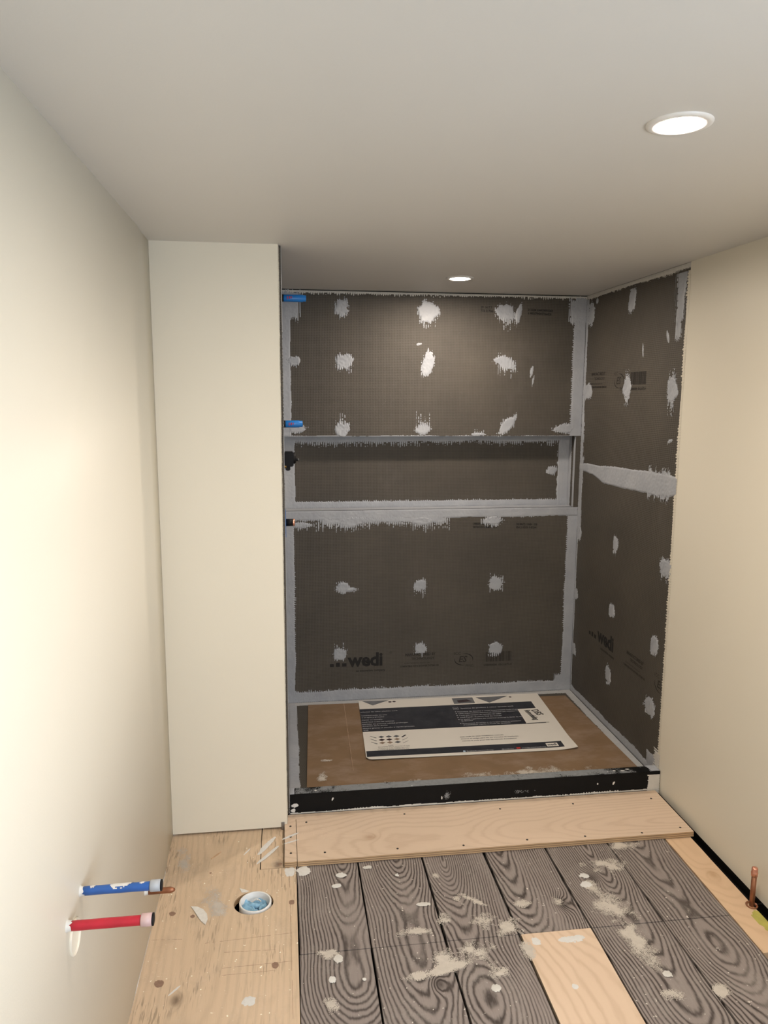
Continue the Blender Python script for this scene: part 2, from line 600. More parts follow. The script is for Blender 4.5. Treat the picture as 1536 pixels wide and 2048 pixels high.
def put(name, parent, plane, at, bf, mat, **kw):
    return layer(name, parent, plane, at, bf[0], bf[1], mat, **kw)


def text(name, parent, body, size, mat, origin, ux, uy, parent_off=(0, 0, 0), sx=1.0, bold=0.0, shear=0.0,
         align='LEFT', sp=1.0, label=None):
    cu = bpy.data.curves.new(name, 'FONT')
    cu.body = body
    cu.size = size
    cu.offset = bold
    cu.shear = shear
    cu.align_x = align
    cu.space_character = sp
    cu.resolution_u = 2
    tmp = bpy.data.objects.new('tmp', cu)
    C.objects.link(tmp)
    dg = bpy.context.evaluated_depsgraph_get()
    me = bpy.data.meshes.new_from_object(tmp.evaluated_get(dg))
    bpy.data.objects.remove(tmp, do_unlink=True)
    bpy.data.curves.remove(cu)
    ux, uy = Vector(ux).normalized(), Vector(uy).normalized()
    uz = ux.cross(uy)
    mt = Matrix(((ux.x * sx, uy.x, uz.x, 0), (ux.y * sx, uy.y, uz.y, 0), (ux.z * sx, uy.z, uz.z, 0), (0, 0, 0, 1)))
    me.transform(mt)
    me.materials.clear()
    me.materials.append(mat)
    me.name = name
    o = link(name, me, None, Vector(origin))
    o.parent = parent
    o.matrix_parent_inverse = Matrix.Translation(-parent.location)
    if label:
        o['label'] = label
    return o


# ------------------------------------------------------------------ floor
floor = struct(box('floor', M['dark'], XL - 0.25, XR + 0.25, YR - 0.2, YN + 0.25, -0.20, -0.16))
rnd = random.Random(7)


def plank(x0, x1, y0, y1, mat, seed, xc, z1=0.0, th=0.022, name='floor_plank', knot=(9, 9), crooked=0.0, mats=None,
          base_x=None, label=None):
    """Board with origin at (x0, 2.0): grain runs on across the cross cut."""
    bm = bmesh.new()
    ox, oy = (x0 + x1) / 2, 2.0
    n_ = max(2, int((y1 - y0) / 0.06))
    a = rnd.random() * 6
    L, R_ = [], []
    for i in range(n_ + 1):
        t = i / n_
        y = y0 + (y1 - y0) * t
        w1 = math.sin(a + t * 5) * 0.0010 + rnd.uniform(-0.0006, 0.0006)
        w2 = math.sin(a * 2 + t * 4) * 0.0010 + rnd.uniform(-0.0006, 0.0006)
        L.append((x0 + w1 - ox, y - oy))
        R_.append((x1 + w2 + crooked * t - ox, y - oy))
    top = [bm.verts.new((x, y, 0)) for x, y in L], [bm.verts.new((x, y, 0)) for x, y in R_]
    bot = [bm.verts.new((x, y, -th)) for x, y in L], [bm.verts.new((x, y, -th)) for x, y in R_]
    for i in range(n_):
        bm.faces.new((top[0][i], top[1][i], top[1][i + 1], top[0][i + 1]))
        bm.faces.new((bot[0][i], bot[0][i + 1], bot[1][i + 1], bot[1][i]))
        for s in (0, 1):
            f = bm.faces.new((top[s][i], top[s][i + 1], bot[s][i + 1], bot[s][i]))
            f.material_index = 1 if mats else 0
    for e in (0, n_):
        f = bm.faces.new((top[0][e], top[1][e], bot[1][e], bot[0][e]))
        f.material_index = 1 if mats else 0
    es = [e for e in bm.edges if all(abs(v_.co.z) < 1e-6 for v_ in e.verts) and len({f.normal.z > .5 for f in e.link_faces}) >= 1
          and not all(v_ in top[0] + top[1] for v_ in e.verts)]
    o = from_bm(name, bm, [mat] + (mats or []), floor, (ox, oy, z1))
    o['seed'], o['x0'] = float(seed), float(xc)
    o['knot_x'], o['knot_y'] = float(knot[0]), float(knot[1])
    if label:
        o['label'] = label
    return o


G = 0.0046
seams = [0.020, 0.234, 0.462, 0.690, 0.921, 1.158, 1.382]
cfg = [  # seed, ring centre x0 in the board, knot far row, knot near row
    (1.3, 0.050, (9, 9), (9, 9)), (4.2, 0.020, (9, 9), (0.06, -0.16)), (2.6, -0.045, (9, 9), (9, 9)),
    (7.7, -0.060, (0.07, 0.12), (9, 9)), (5.5, 0.030, (-0.02, 0.23), (9, 9)), (8.4, 0.0, (9, 9), (9, 9))]
for i, (a, b) in enumerate(zip(seams, seams[1:])):
    sd, xc, kf, kn = cfg[i]
    gaps = (0.003, 0.005, 0.0075, 0.0075, 0.0065, 0.0065, 0.004)
    g1, g2 = gaps[i], gaps[i + 1]
    plank(a + g1 / 2, b - g2 / 2, 2.0015, 2.62, M['plank'], sd, xc, rnd.uniform(-0.0012, 0.0), knot=kf,
          crooked=-0.004 if i in (2, 3) else 0.0)
    if i == 3:
        plank(a + g1 / 2, b - g2 / 2, 0.9, 1.998, M['ply'], 3.1, 0.16, 0.0012, name='floor_plank', knot=(9, 9),
              label='pale new plywood infill board among grey planks')
    else:
        plank(a + g1 / 2, b - g2 / 2, 0.9, 1.9985, M['plank'], sd, xc, rnd.uniform(-0.0012, 0.0), knot=kn)
    plank(a + g1 / 2, b - g2 / 2, -0.3, 0.897, M['plank'], sd + 0.7, xc, rnd.uniform(-0.0012, 0.0))
    plank(a + g1 / 2, b - g2 / 2, YR, -0.303, M['plank'], sd + 1.3, xc, rnd.uniform(-0.0012, 0.0))
# right-hand pine strip and the boards nearer the camera
pine = plank(1.386, 1.484, 1.835, 2.60, M['pine'], 6.2, 0.02, -0.001, knot=(0.01, 0.20), name='pine_strip', label='bare pine strip along right wall')
plank(1.420, XR, YR, 1.76, M['plank'], 9.1, 0.0, 0.0)
plank(1.384, 1.417, YR, 1.76, M['plank'], 9.6, 0.1, 0.0)
# left plywood panel with a round hole for the drain
DX, DY, DR = -0.120, 2.250, 0.052


def holed_panel():
    bm = bmesh.new()
    pts = [(XL - 0.012, YR), (0.0175, YR), (0.0175, 2.418), (-0.108, 2.418), (-0.108, YC + 0.05), (XL - 0.012, YC + 0.05)]
    vs = [bm.verts.new((x, y, 0)) for x, y in pts]
    es = [bm.edges.new((vs[i], vs[(i + 1) % len(vs)])) for i in range(len(vs))]
    hv = []
    for i in range(40):
        a = 2 * math.pi * i / 40
        hv.append(bm.verts.new((DX - 0.002 + 0.0635 * math.cos(a), DY - 0.004 + 0.056 * math.sin(a), 0)))
    es += [bm.edges.new((hv[i], hv[(i + 1) % 40])) for i in range(40)]
    bmesh.ops.triangle_fill(bm, use_beauty=True, edges=es, use_dissolve=False)
    fs = list(bm.faces)
    ret = bmesh.ops.extrude_face_region(bm, geom=fs)
    for v_ in ret['geom']:
        if isinstance(v_, bmesh.types.BMVert):
            v_.co.z -= 0.019
    for v_ in bm.verts:
        v_.co.x += 0.2
        v_.co.y -= 2.0
    for f in bm.faces:
        f.normal_update()
        if abs(f.normal.z) < 0.5:
            f.material_index = 1
    o = from_bm('plywood_panel', bm, [M['panel'], M['ply_edge']], floor, (-0.2, 2.0, 0.001))
    o['seed'], o['x0'], o['knot_x'], o['knot_y'] = 2.2, -0.06, -0.115, -0.13
    o['label'] = 'large scuffed plywood sheet with round drain hole'
    return o


panel = holed_panel()
pt = plank(-0.105, -0.026, 2.421, YC + 0.05, M['panel'], 3.9, 0.05, 0.0005, name='plywood_patch', knot=(0.02, 0.44), th=0.019)
plank(-0.024, 0.018, 2.4215, YC + 0.1, M['panel'], 6.9, 0.2, -0.002, name='plywood_patch', th=0.017)
# saw cuts and pencil lines across the panel, as fine dark grooves lying in its face
for (xa, ya, xb, yb) in [(-0.425, 2.114, -0.33, 2.106), (-0.26, 2.08, 0.0, 2.092), (-0.20, 2.035, -0.05, 2.027),
                         (-0.21, 1.972, 0.0, 1.975), (-0.20, 1.945, -0.05, 1.945), (0.0, 1.60, -0.006, 2.41)]:
    bm = bmesh.new()
    d = Vector((xb - xa, yb - ya, 0))
    nrm = Vector((-d.y, d.x, 0)).normalized() * 0.0006
    n_ = 24
    for i in range(n_):
        if rnd.random() < 0.18:
            continue
        p, q = Vector((xa, ya, 0)) + d * (i / n_), Vector((xa, ya, 0)) + d * ((i + 1) / n_)
        w_ = rnd.uniform(0.5, 1.1)
        bm.faces.new([bm.verts.new(c_) for c_ in (p - nrm * w_, q - nrm * w_, q + nrm * w_, p + nrm * w_)])
    from_bm('saw_mark', bm, M['smudge'], floor, (0, 0, 0.0014))

# plywood threshold in front of the curb


def ply(x0, x1, y0, y1, z0, z1, seed, name='plywood_strip', ragged=0.0012, label=None, xc=0.0):
    bm = bmesh.new()
    ox, oy = (x0 + x1) / 2, (y0 + y1) / 2
    n_ = max(2, int((x1 - x0) / 0.03))
    r2 = random.Random(int(seed * 10))
    rows = {}
    for key, y, z in (('ft', y0, z1), ('bt', y1, z1), ('fb', y0, z0), ('bb', y1, z0)):
        rows[key] = []
    for i in range(n_ + 1):
        x = x0 + (x1 - x0) * i / n_ - ox
        j = r2.uniform(-ragged, ragged)
        rows['ft'].append(bm.verts.new((x, y0 + j - oy, z1)))
        rows['fb'].append(bm.verts.new((x, y0 + j * 0.5 - oy - 0.001, z0)))
        rows['bt'].append(bm.verts.new((x, y1 - oy, z1)))
        rows['bb'].append(bm.verts.new((x, y1 - oy, z0)))
    for i in range(n_):
        for a, b, mi in (('ft', 'bt', 0), ('fb', 'ft', 1), ('bt', 'bb', 1), ('bb', 'fb', 1)):
            bm.faces.new((rows[a][i], rows[a][i + 1], rows[b][i + 1], rows[b][i])).material_index = mi
    for e in (0, n_):
        bm.faces.new((rows['ft'][e], rows['bt'][e], rows['bb'][e], rows['fb'][e])).material_index = 1
    o = from_bm(name, bm, [M['ply_x'], M['ply_edge']], floor, (ox, oy, 0))
    o['seed'], o['x0'], o['knot_x'], o['knot_y'] = float(seed), xc, 9.0, 9.0
    if label:
        o['label'] = label
    return o


st = ply(0.0225, 1.4975, 2.419, 2.688, 0.0012, 0.0205, 4.4, xc=-0.05, label='long pale plywood strip in front of curb')
st['knot_x'], st['knot_y'] = -0.02, -0.47
ply(-0.022, 0.0205, 2.420, 2.688, 0.0012, 0.0203, 5.2, name='plywood_patch')
ply(-0.010, 1.500, 2.690, 2.7235, 0.0, 0.018, 6.5, name='plywood_strip', label='narrow dusty plywood strip at foot of curb')
screws = []
for (x, y) in [(0.06, 2.66), (0.44, 2.67), (0.82, 2.66), (1.12, 2.66), (1.45, 2.66), (0.12, 2.46), (0.38, 2.45), (0.62, 2.44),
               (0.86, 2.445), (1.08, 2.44), (1.30, 2.435), (1.46, 2.45), (0.0, 2.64), (0.0, 2.57), (0.0, 2.47)]:
    lathe('screw_head', M['ink_soft'], [(0.0042, 0.0002), (0.0042, 0.0009), (0.0015, 0.0006)], 'z', floor,
          (x, y, 0.0205), 10)

# plaster dust, paint smears and splatters on the floor
z = 0.0008
FL = [('plaster_dust', 1.030, 1.930, 0.040, 0.120, 8, 1, .70), ('plaster_dust', 1.02, 2.08, 0.065, 0.12, 12, 2, .40),
      ('plaster_dust', 1.00, 2.18, 0.03, 0.06, 10, 22, .35),
      ('plaster_dust', 0.66, 2.035, 0.060, 0.042, 0, 3, .85), ('plaster_dust', 0.54, 2.185, 0.040, 0.050, 10, 4, .55),
      ('plaster_dust', 0.60, 2.16, 0.075, 0.014, -40, 5, .60), ('plaster_dust', 0.545, 1.94, 0.070, 0.050, 0, 6, .30),
      ('plaster_dust', 0.415, 1.885, 0.110, 0.018, 12, 7, .85), ('plaster_dust', 0.44, 1.915, 0.05, 0.05, 0, 8, .45),
      ('plaster_dust', 0.59, 1.86, 0.05, 0.05, 0, 9, .30), ('plaster_dust', 0.38, 2.05, 0.08, 0.022, 0, 10, .32),
      ('plaster_dust', 0.60, 2.08, 0.05, 0.05, 0, 12, .38), ('plaster_dust', 0.47, 2.09, 0.025, 0.035, 0, 13, .5),
      ('plaster_dust', 0.12, 1.99, 0.05, 0.022, 0, 14, .45), ('plaster_dust', 1.20, 2.40, 0.10, 0.04, 0, 15, .22),
      ('plaster_dust', 0.10, 1.80, 0.022, 0.028, 0, 16, .7), ('plaster_dust', 1.18, 1.71, 0.024, 0.03, 0, 17, .8),
      ('plaster_dust', 0.69, 1.94, 0.03, 0.05, 0, 18, .5), ('plaster_dust', 0.86, 2.13, 0.03, 0.025, 0, 19, .6),
      ('plaster_dust', 0.74, 2.13, 0.03, 0.028, 0, 20, .4), ('plaster_dust', 1.02, 1.72, 0.05, 0.03, 0, 21, .3),
      ('plaster_dust', -0.24, 2.26, 0.05, 0.10, 25, 23, .16), ('plaster_dust', -0.38, 2.50, 0.03, 0.10, 10, 24, .22),
      ('plaster_dust', 0.49, 2.31, 0.02, 0.02, 0, 26, .3), ('plaster_dust', 1.09, 2.30, 0.10, 0.07, 0, 27, .14)]
for nm, cx, cy, rx, ry, an, sd, de in FL:
    put(nm, floor, 'floor', z, cloud(cx, cy, rx, ry, an, sd, de), M['plaster'], cell=0.0016, thick=0.0004, base=0.0006, seed=sd, speck=True)
for cx, cy, rx, ry, an, sd in [(-0.004, 2.395, 0.022, 0.022, 0, 31), (0.042, 2.392, 0.020, 0.024, 0, 32),
                               (0.168, 2.352, 0.018, 0.012, 0, 33), (0.150, 2.30, 0.016, 0.010, 20, 34),
                               (0.984, 2.200, 0.020, 0.016, 0, 35), (0.995, 2.245, 0.015, 0.012, 0, 36),
                               (-0.118, 1.842, 0.018, 0.016, 0, 37), (0.108, 1.89, 0.010, 0.012, 0, 38),
                               (0.425, 2.17, 0.022, 0.008, 0, 39), (0.265, 2.385, 0.014, 0.008, 0, 40),
                               (0.73, 1.965, 0.012, 0.015, 0, 41), (0.84, 1.958, 0.040, 0.014, 0, 42),
                               (0.78, 1.78, 0.008, 0.008, 0, 43), (1.06, 1.79, 0.012, 0.012, 0, 44),
                               (0.132, 1.965, 0.012, 0.016, 0, 45), (0.36, 2.33, 0.006, 0.006, 0, 46),
                               (0.20, 1.88, 0.005, 0.005, 0, 47), (0.56, 1.80, 0.014, 0.014, 0, 48)]:
    bb, f_ = dab(cx, cy, rx, ry, an, 0.004, 0.004, 0.1, sd, 0.9)
    layer('paint_splatter', floor, 'floor', z, bb, f_, M['white_paint'] if sd in (31, 32, 33, 34, 35, 36, 37, 47, 38, 46, 41, 42, 43) else M['seal_light'],
          cell=0.0014, thick=0.0007, base=0.0006, seed=sd)
for cx, cy, rx, ry, an, sd in [(-0.088, 2.555, 0.010, 0.062, -30, 51), (-0.082, 2.50, 0.007, 0.062, -38, 52),
                               (-0.002, 2.575, 0.005, 0.035, -60, 53), (0.002, 2.54, 0.004, 0.03, -70, 54),
                               (-0.155, 2.53, 0.0025, 0.022, -30, 55), (-0.325, 1.905, 0.003, 0.02, -40, 56)]:
    bb, f_ = dab(cx, cy, rx, ry, an, 0.002, 0.002, 0.0, sd, 0.6)
    layer('paint_smear', floor, 'floor', 0.0015 if cx < -0.03 else 0.0206, bb, f_, M['white_paint'], cell=0.0013, thick=0.0006, base=0.0004, seed=sd)
for cx, cy, rx, ry, sd in [(-0.376, 2.225, 0.009, 0.010, 81), (-0.371, 1.935, 0.012, 0.013, 82), (-0.312, 2.205, 0.006, 0.007, 83),
                          (0.000, 2.235, 0.009, 0.011, 84), (-0.050, 1.965, 0.010, 0.012, 85), (-0.037, 2.440, 0.006, 0.007, 86),
                          (-0.275, 2.42, 0.004, 0.004, 87)]:
    bb, f_ = dab(cx, cy, rx, ry, 0, 0, 0, 0, sd, 0.9)
    layer('wood_knot', floor, 'floor', 0.0012, bb, f_, M['smudge'], cell=0.0013, thick=0.0001, base=0.0003, seed=sd)
bb, f_ = dab(1.478, 1.955, 0.030, 0.060, 12, 0.0, 0.0, 0.0, 61, 0.5)
layer('glue_stain', floor, 'floor', -0.0012, (bb[0], 1.484, bb[2], bb[3]), f_, M['yellow'], cell=0.0016, thick=0.0003, base=0.0004, seed=61)

# ------------------------------------------------------------------ walls
# left wall: drywall with joint compound easing into the corner, sole plate added below as dark backing against light leaks
bm = bmesh.new()
prof = [(XL, YR), (XL, 2.44), (XL - 0.0045, 2.53), (XL - 0.006, YC + 0.01)]
for z0, z1 in ((0.004, H + 0.02),):
    lo = [bm.verts.new((x, y, z0)) for x, y in prof] + [bm.verts.new((XL - 0.14, YC + 0.01, z0)), bm.verts.new((XL - 0.14, YR, z0))]
    hi = [bm.verts.new((v_.co.x, v_.co.y, z1)) for v_ in lo]
    bm.faces.new(lo)
    bm.faces.new(hi)
    for i in range(len(lo)):
        bm.faces.new((lo[i], lo[(i + 1) % len(lo)], hi[(i + 1) % len(lo)], hi[i])).smooth = i in (0, 1, 2)
struct(from_bm('wall_left', bm, M['wall']))
wl = bpy.data.objects['wall_left']
box('sole_plate', M['dark'], XL - 0.14, XL - 0.010, YR, YC + 0.16, -0.16, 0.0035, wl)
# ragged gypsum crumbs on the cut edge of the left drywall
put('cut_edge', wl, 'left', XL, band(1.4, 2.44, 0.0035, 0.006, 0.002, 0.003, 'v', (0, 0, 1, 1), 71, 0.8), M['flake'], cell=0.0018, thick=0.0015)

# partition between room and shower
bm = bmesh.new()
add_box(bm, XL - 0.0055, XC, YC, YN + 0.12, 0.010, H + 0.02)
struct(from_bm('wall_partition', bm, M['wall']))
wp = bpy.data.objects['wall_partition']
box('sole_plate', M['dark'], XL, XC - 0.015, YC + 0.035, YN, -0.16, 0.0095, wp)  # added backing, keeps the gap under the partition dark
box('corner_shim', M['steel'], XC - 0.022, XC - 0.010, YC - 0.003, YC + 0.02, 0.0, 0.03, wp)
box('backer_board', M['board'], XC, XC + 0.009, YC + 0.02, YB, ZT, H, wp, 0.0008)
put('sealant_band', wp, 'left', XC + 0.009, band(YC + 0.02, YC + 0.075, 0.04, H, 0.006, 0.012, 'h', (0, 1, 0, 0), 72), M['seal'], cell=0.003)
put('corner_plaster', wp, 'left', XC, band(YC + 0.002, YC + 0.02, 0.02, H, 0.003, 0.006, 'h', (1, 1, 0, 0), 73), M['cream_mud'], cell=0.003, thick=0.002)

# right wall
bm = bmesh.new()
add_box(bm, XR, XR + 0.14, -0.62 + 0.0, -0.62 + 0.0001, 0, 0.0001)
bm.clear()
WY0, WY1, WZ0, WZ1 = -1.45, 0.30, 0.50, 1.80
add_box(bm, XR, XR + 0.14, WY1, YE, 0.0, H + 0.02)
add_box(bm, XR, XR + 0.14, YR, WY0, 0.0, H + 0.02)
add_box(bm, XR, XR + 0.14, WY0, WY1, 0.0, WZ0)
add_box(bm, XR, XR + 0.14, WY0, WY1, WZ1, H + 0.02)
add_box(bm, XR + 0.0135, XR + 0.14, YE, YN + 0.1, 0.0, H + 0.02)
wr = struct(from_bm('wall_right', bm, M['wall']))
box('sole_plate', M['dark'], XR + 0.02, XR + 0.14, YR, YN, -0.16, 0.0, wr)  # added backing, stops light leaking in below the right drywall
bru = box('upper_board', M['board'], XR + 0.001, XR + 0.0135, YE, YB + 0.001, 1.2695, H, wr, 0.0008)
bru.name = 'backer_board'
brl = box('backer_board', M['board'], XR + 0.001, XR + 0.0135, YE, YB + 0.001, ZT - 0.02, 1.2685, wr, 0.0008)
win = struct(box('window_1', M['jamb'], XR + 0.10, XR + 0.135, WY0, WY1, WZ0, WZ0 + 0.04))
box('window_frame', M['jamb'], XR + 0.10, XR + 0.135, WY0, WY1, WZ1 - 0.04, WZ1, win)
box('window_frame', M['jamb'], XR + 0.10, XR + 0.135, WY0, WY0 + 0.04, WZ0 + 0.04, WZ1 - 0.04, win)
box('window_frame', M['jamb'], XR + 0.10, XR + 0.135, WY1 - 0.04, WY1, WZ0 + 0.04, WZ1 - 0.04, win)

# back wall with the long niche
bm = bmesh.new()
add_box(bm, XL - 0.1, XR + 0.14, YN + 0.012, YN + 0.12, -0.16, H + 0.02)
add_box(bm, XC, XR + 0.02, YB + 0.0125, YN + 0.012, 1.442, H)
add_box(bm, XC, XR + 0.02, YB + 0.0125, YN + 0.012, -0.16, 1.044)
wb = struct(from_bm('wall_back', bm, M['dark']))
NZ0, NZ1, NX1 = 1.057, 1.428, 1.494
bu = box('backer_board', M['board'], XC, XR + 0.0005, YB, YB + 0.0125, NZ1, H - 0.004, wb, 0.0008)
bl = box('backer_board', M['board'], XC, XR + 0.0005, YB, YB + 0.0125, ZT - 0.02, NZ0, wb, 0.0008)
bn = box('niche_board', M['board'], XC, NX1 + 0.012, YN, YN + 0.0118, NZ0 - 0.012, NZ1 + 0.012, wb)
box('niche_side', M['board'], NX1, XR + 0.001, YB, YN, NZ0, NZ1, wb)
bm = bmesh.new()
add_box(bm, XC, NX1, YB + 0.0005, YN, NZ0 - 0.012, NZ0)
from_bm('niche_shelf', bm, M['seal'], wb)
box('niche_top', M['board'], XC, NX1, YB + 0.0005, YN, NZ1, NZ1 + 0.012, wb)
# rear wall, ceiling
wrr = struct(box('wall_rear', M['wall'], XL - 0.14, XR + 0.14, YR - 0.12, YR, 0.0, H + 0.02))
ceil = struct(box('ceiling', M['ceil'], XL - 0.2, XR + 0.2, YR - 0.15, YN + 0.2, H, H + 0.1))

# ------------------------------------------------------------------ sealant on the back wall
sb = M['seal']


def bk(bf, par=wb, name='sealant_band', mat=sb, at=YB, **kw):
    return put(name, par, 'back', at, bf, mat, **kw)


bk(band(XC, 0.035, NZ1, H - 0.06, 0.006, 0.012, 'v', (0, 1, 0, 1), 101, 0.4), seed=1)
bk(band(XC, 0.075, 1.99, H - 0.02, 0.018, 0.02, 'v', (0, 1, 1, 1), 102, 0.8), seed=2)
bk(band(1.462, XR, NZ1, H - 0.01, 0.004, 0.010, 'h', (1, 0, 0, 1), 103, 0.75), seed=3)
bk(band(1.440, XR, 1.99, 2.10, 0.016, 0.03, 'v', (1, 0, 1, 1), 104, 0.8), seed=4)
bk(band(XC, XR, 2.116, H - 0.004, 0.003, 0.014, 'v', (0, 0, 1, 0), 105, 0.95), mat=M['seal_light'], seed=5)
bk(band(XC, XR, NZ1, NZ1 + 0.003, 0.003, 0.004, 'v', (0, 0, 0, 1), 106, 0.5), mat=sb, seed=6)
bk(band(XC, XR, 1.010, NZ0, 0.005, 0.010, 'v', (0, 0, 1, 0), 107, 0.35), seed=7)
bk(band(0.19, 0.80, 0.992, 1.02, 0.012, 0.045, 'v', (1, 1, 1, 0), 108, 1.0), seed=8)
bk(band(XC, 0.038, ZT, 1.012, 0.005, 0.010, 'h', (0, 1, 0, 0), 109, 0.75), seed=9)
bk(band(1.468, XR, ZT, 1.012, 0.006, 0.008, 'h', (1, 0, 0, 0), 110, 0.7), seed=10)
bk(band(XC, XR, ZT, 0.108, 0.008, 0.012, 'v', (0, 0, 0, 1), 111, 0.95), seed=11)
bk(band(XC, 0.15, ZT, 0.098, 0.012, 0.03, 'v', (0, 1, 0, 1), 112, 0.9), seed=12)
bk(band(1.43, XR, ZT, 0.14, 0.016, 0.015, 'v', (1, 0, 0, 1), 113, 0.6), seed=13)
# niche back
bk(band(XC, NX1, 1.398, NZ1, 0.006, 0.030, 'v', (0, 0, 1, 0), 114, 1.0), bn, at=YN, seed=14)
bk(band(XC, 0.050, NZ0, NZ1, 0.008, 0.008, 'h', (0, 1, 0, 0), 115, 0.5), bn, at=YN, seed=15)
bk(band(1.436, NX1, NZ0, NZ1, 0.007, 0.014, 'v', (1, 0, 0, 0), 116, 0.5), bn, at=YN, seed=16)
bk(band(XC, NX1, NZ0, 1.088, 0.003, 0.008, 'v', (0, 0, 0, 1), 117, 0.7), bn, at=YN, seed=17)
ns = bpy.data.objects['niche_side']
put('sealant_band', ns, 'right', NX1, band(YN - 0.032, YN, NZ0, NZ1, 0.004, 0.004, 'h', (1, 0, 0, 0), 118), sb, cell=0.003)
put('sealant_band', ns, 'right', NX1, band(YB, YB + 0.024, NZ0, NZ1, 0.004, 0.004, 'h', (0, 1, 0, 0), 119), sb, cell=0.003)
# dabs over the screws: (x, z, rx, rz, angle, up, down)
for i, (x, z_, rx, rz, an, up, dn) in enumerate([
        (0.283, 2.048, 0.034, 0.040, -15, .03, .02), (0.708, 2.033, 0.050, 0.048, 0, .004, .045), (1.100, 2.040, 0.050, 0.036, -20, .0, .055),
        (1.167, 2.035, 0.013, 0.048, -14, .0, .03), (0.296, 1.792, 0.036, 0.034, -20, .03, .05), (0.711, 1.783, 0.027, 0.058, -16, .03, .01),
        (1.105, 1.795, 0.056, 0.028, -22, .02, .045), (0.665, 1.881, 0.013, 0.006, 15, 0, 0), (1.245, 1.752, 0.007, 0.024, -10, .01, .01),
        (1.253, 1.705, 0.004, 0.022, -10, .01, .01), (0.286, 1.466, 0.034, 0.036, 0, .05, .0), (0.693, 1.462, 0.034, 0.027, 0, .085, .0),
        (1.127, 1.482, 0.022, 0.060, -42, .02, .02), (0.977, 1.436, 0.034, 0.007, 0, .02, .0), (0.050, 1.792, 0.030, 0.020, 0, .02, .02),
        (0.060, 1.465, 0.045, 0.020, 0, .02, .01), (1.430, 1.466, 0.055, 0.022, 0, .01, .01)]):
    bb, f_ = dab(x, z_, rx, rz, an, up, dn, 0.3, 200 + i)
    layer('sealant_dab', bu, 'back', YB, bb, f_, sb, thick=0.0028, seed=200 + i)
bb, f_ = dab(1.402, 1.239, 0.030, 0.020, 0, .01, .012, 0.3, 230)
layer('sealant_dab', bn, 'back', YN, bb, f_, sb, thick=0.002, seed=230)
for i, (x, z_, rx, rz, an, up, dn) in enumerate([
        (0.330, 0.998, 0.070, 0.026, 10, .0, .03), (0.694, 0.998, 0.055, 0.022, 0, .0, .05), (1.060, 0.990, 0.052, 0.022, 0, .01, .02),
        (0.072, 0.985, 0.055, 0.014, 0, .01, .02), (0.285, 0.656, 0.032, 0.026, 0, .015, .01), (0.318, 0.646, 0.035, 0.010, 0, .012, .015),
        (0.685, 0.660, 0.028, 0.028, 0, .02, .045), (1.090, 0.660, 0.036, 0.036, 35, .03, .03), (0.268, 0.304, 0.031, 0.027, 0, .04, .015),
        (0.689, 0.317, 0.030, 0.028, 0, .02, .03), (1.095, 0.302, 0.038, 0.030, 0, .0, .03)]):
    bb, f_ = dab(x, z_, rx, rz, an, up, dn, 0.35, 240 + i)
    layer('sealant_dab', bl, 'back', YB, bb, f_, sb, thick=0.0026, seed=240 + i)

# ------------------------------------------------------------------ sealant on the right wall


def rt(bf, par=wr, name='sealant_band', mat=sb, at=XR + 0.001, **kw):
    kw.setdefault('cell', 0.0026)
    return put(name, par, 'right', at, bf, mat, **kw)


rt(band(3.700, YB, 1.30, H - 0.02, 0.008, 0.02, 'v', (1, 0, 0, 0), 301, 0.5), seed=31)
rt(band(3.690, YB, 0.95, 1.31, 0.012, 0.02, 'v', (1, 0, 1, 1), 302, 0.6), seed=32)
rt(band(3.712, YB, ZT, 0.96, 0.005, 0.01, 'v', (1, 0, 0, 0), 303, 0.3), seed=33)
rt(band(YE, YB, 2.112, H, 0.004, 0.012, 'v', (0, 0, 1, 0), 304, 0.8), mat=M['seal_light'], seed=34)
rt(band(YE, YB, ZT, 0.085, 0.010, 0.010, 'v', (0, 0, 0, 1), 305, 0.4), seed=35)
rt(band(YE, 2.85, ZT, 0.13, 0.012, 0.02, 'v', (0, 1, 0, 1), 306, 0.8), seed=36)
tp = poly_top([(2.745, 1.320), (3.10, 1.312), (3.40, 1.302), (3.655, 1.293), (3.727, 1.288)])
bt = poly_top([(2.745, 1.245), (2.80, 1.232), (3.05, 1.221), (3.30, 1.214), (3.44, 1.218), (3.55, 1.240), (3.65, 1.250), (3.727, 1.25)])


def seamf(U, Vv):
    w = (fbm(U, Vv, 0.10, 77) - 0.5) * 0.012
    s = np.minimum(tp(U) - Vv, Vv - bt(U)) + w
    col = np.floor(U / PT)
    on = (np.abs(U / PT - col - 0.5) < 0.3) & (U < 2.98) & (U > 2.80)
    s2 = np.where(on, s + 0.035 * hsh(col, col * 0, 5), -1)
    return np.maximum(s, s2)


rt(((YE, YB, 1.17, 1.35), seamf), seed=37, thick=0.003)
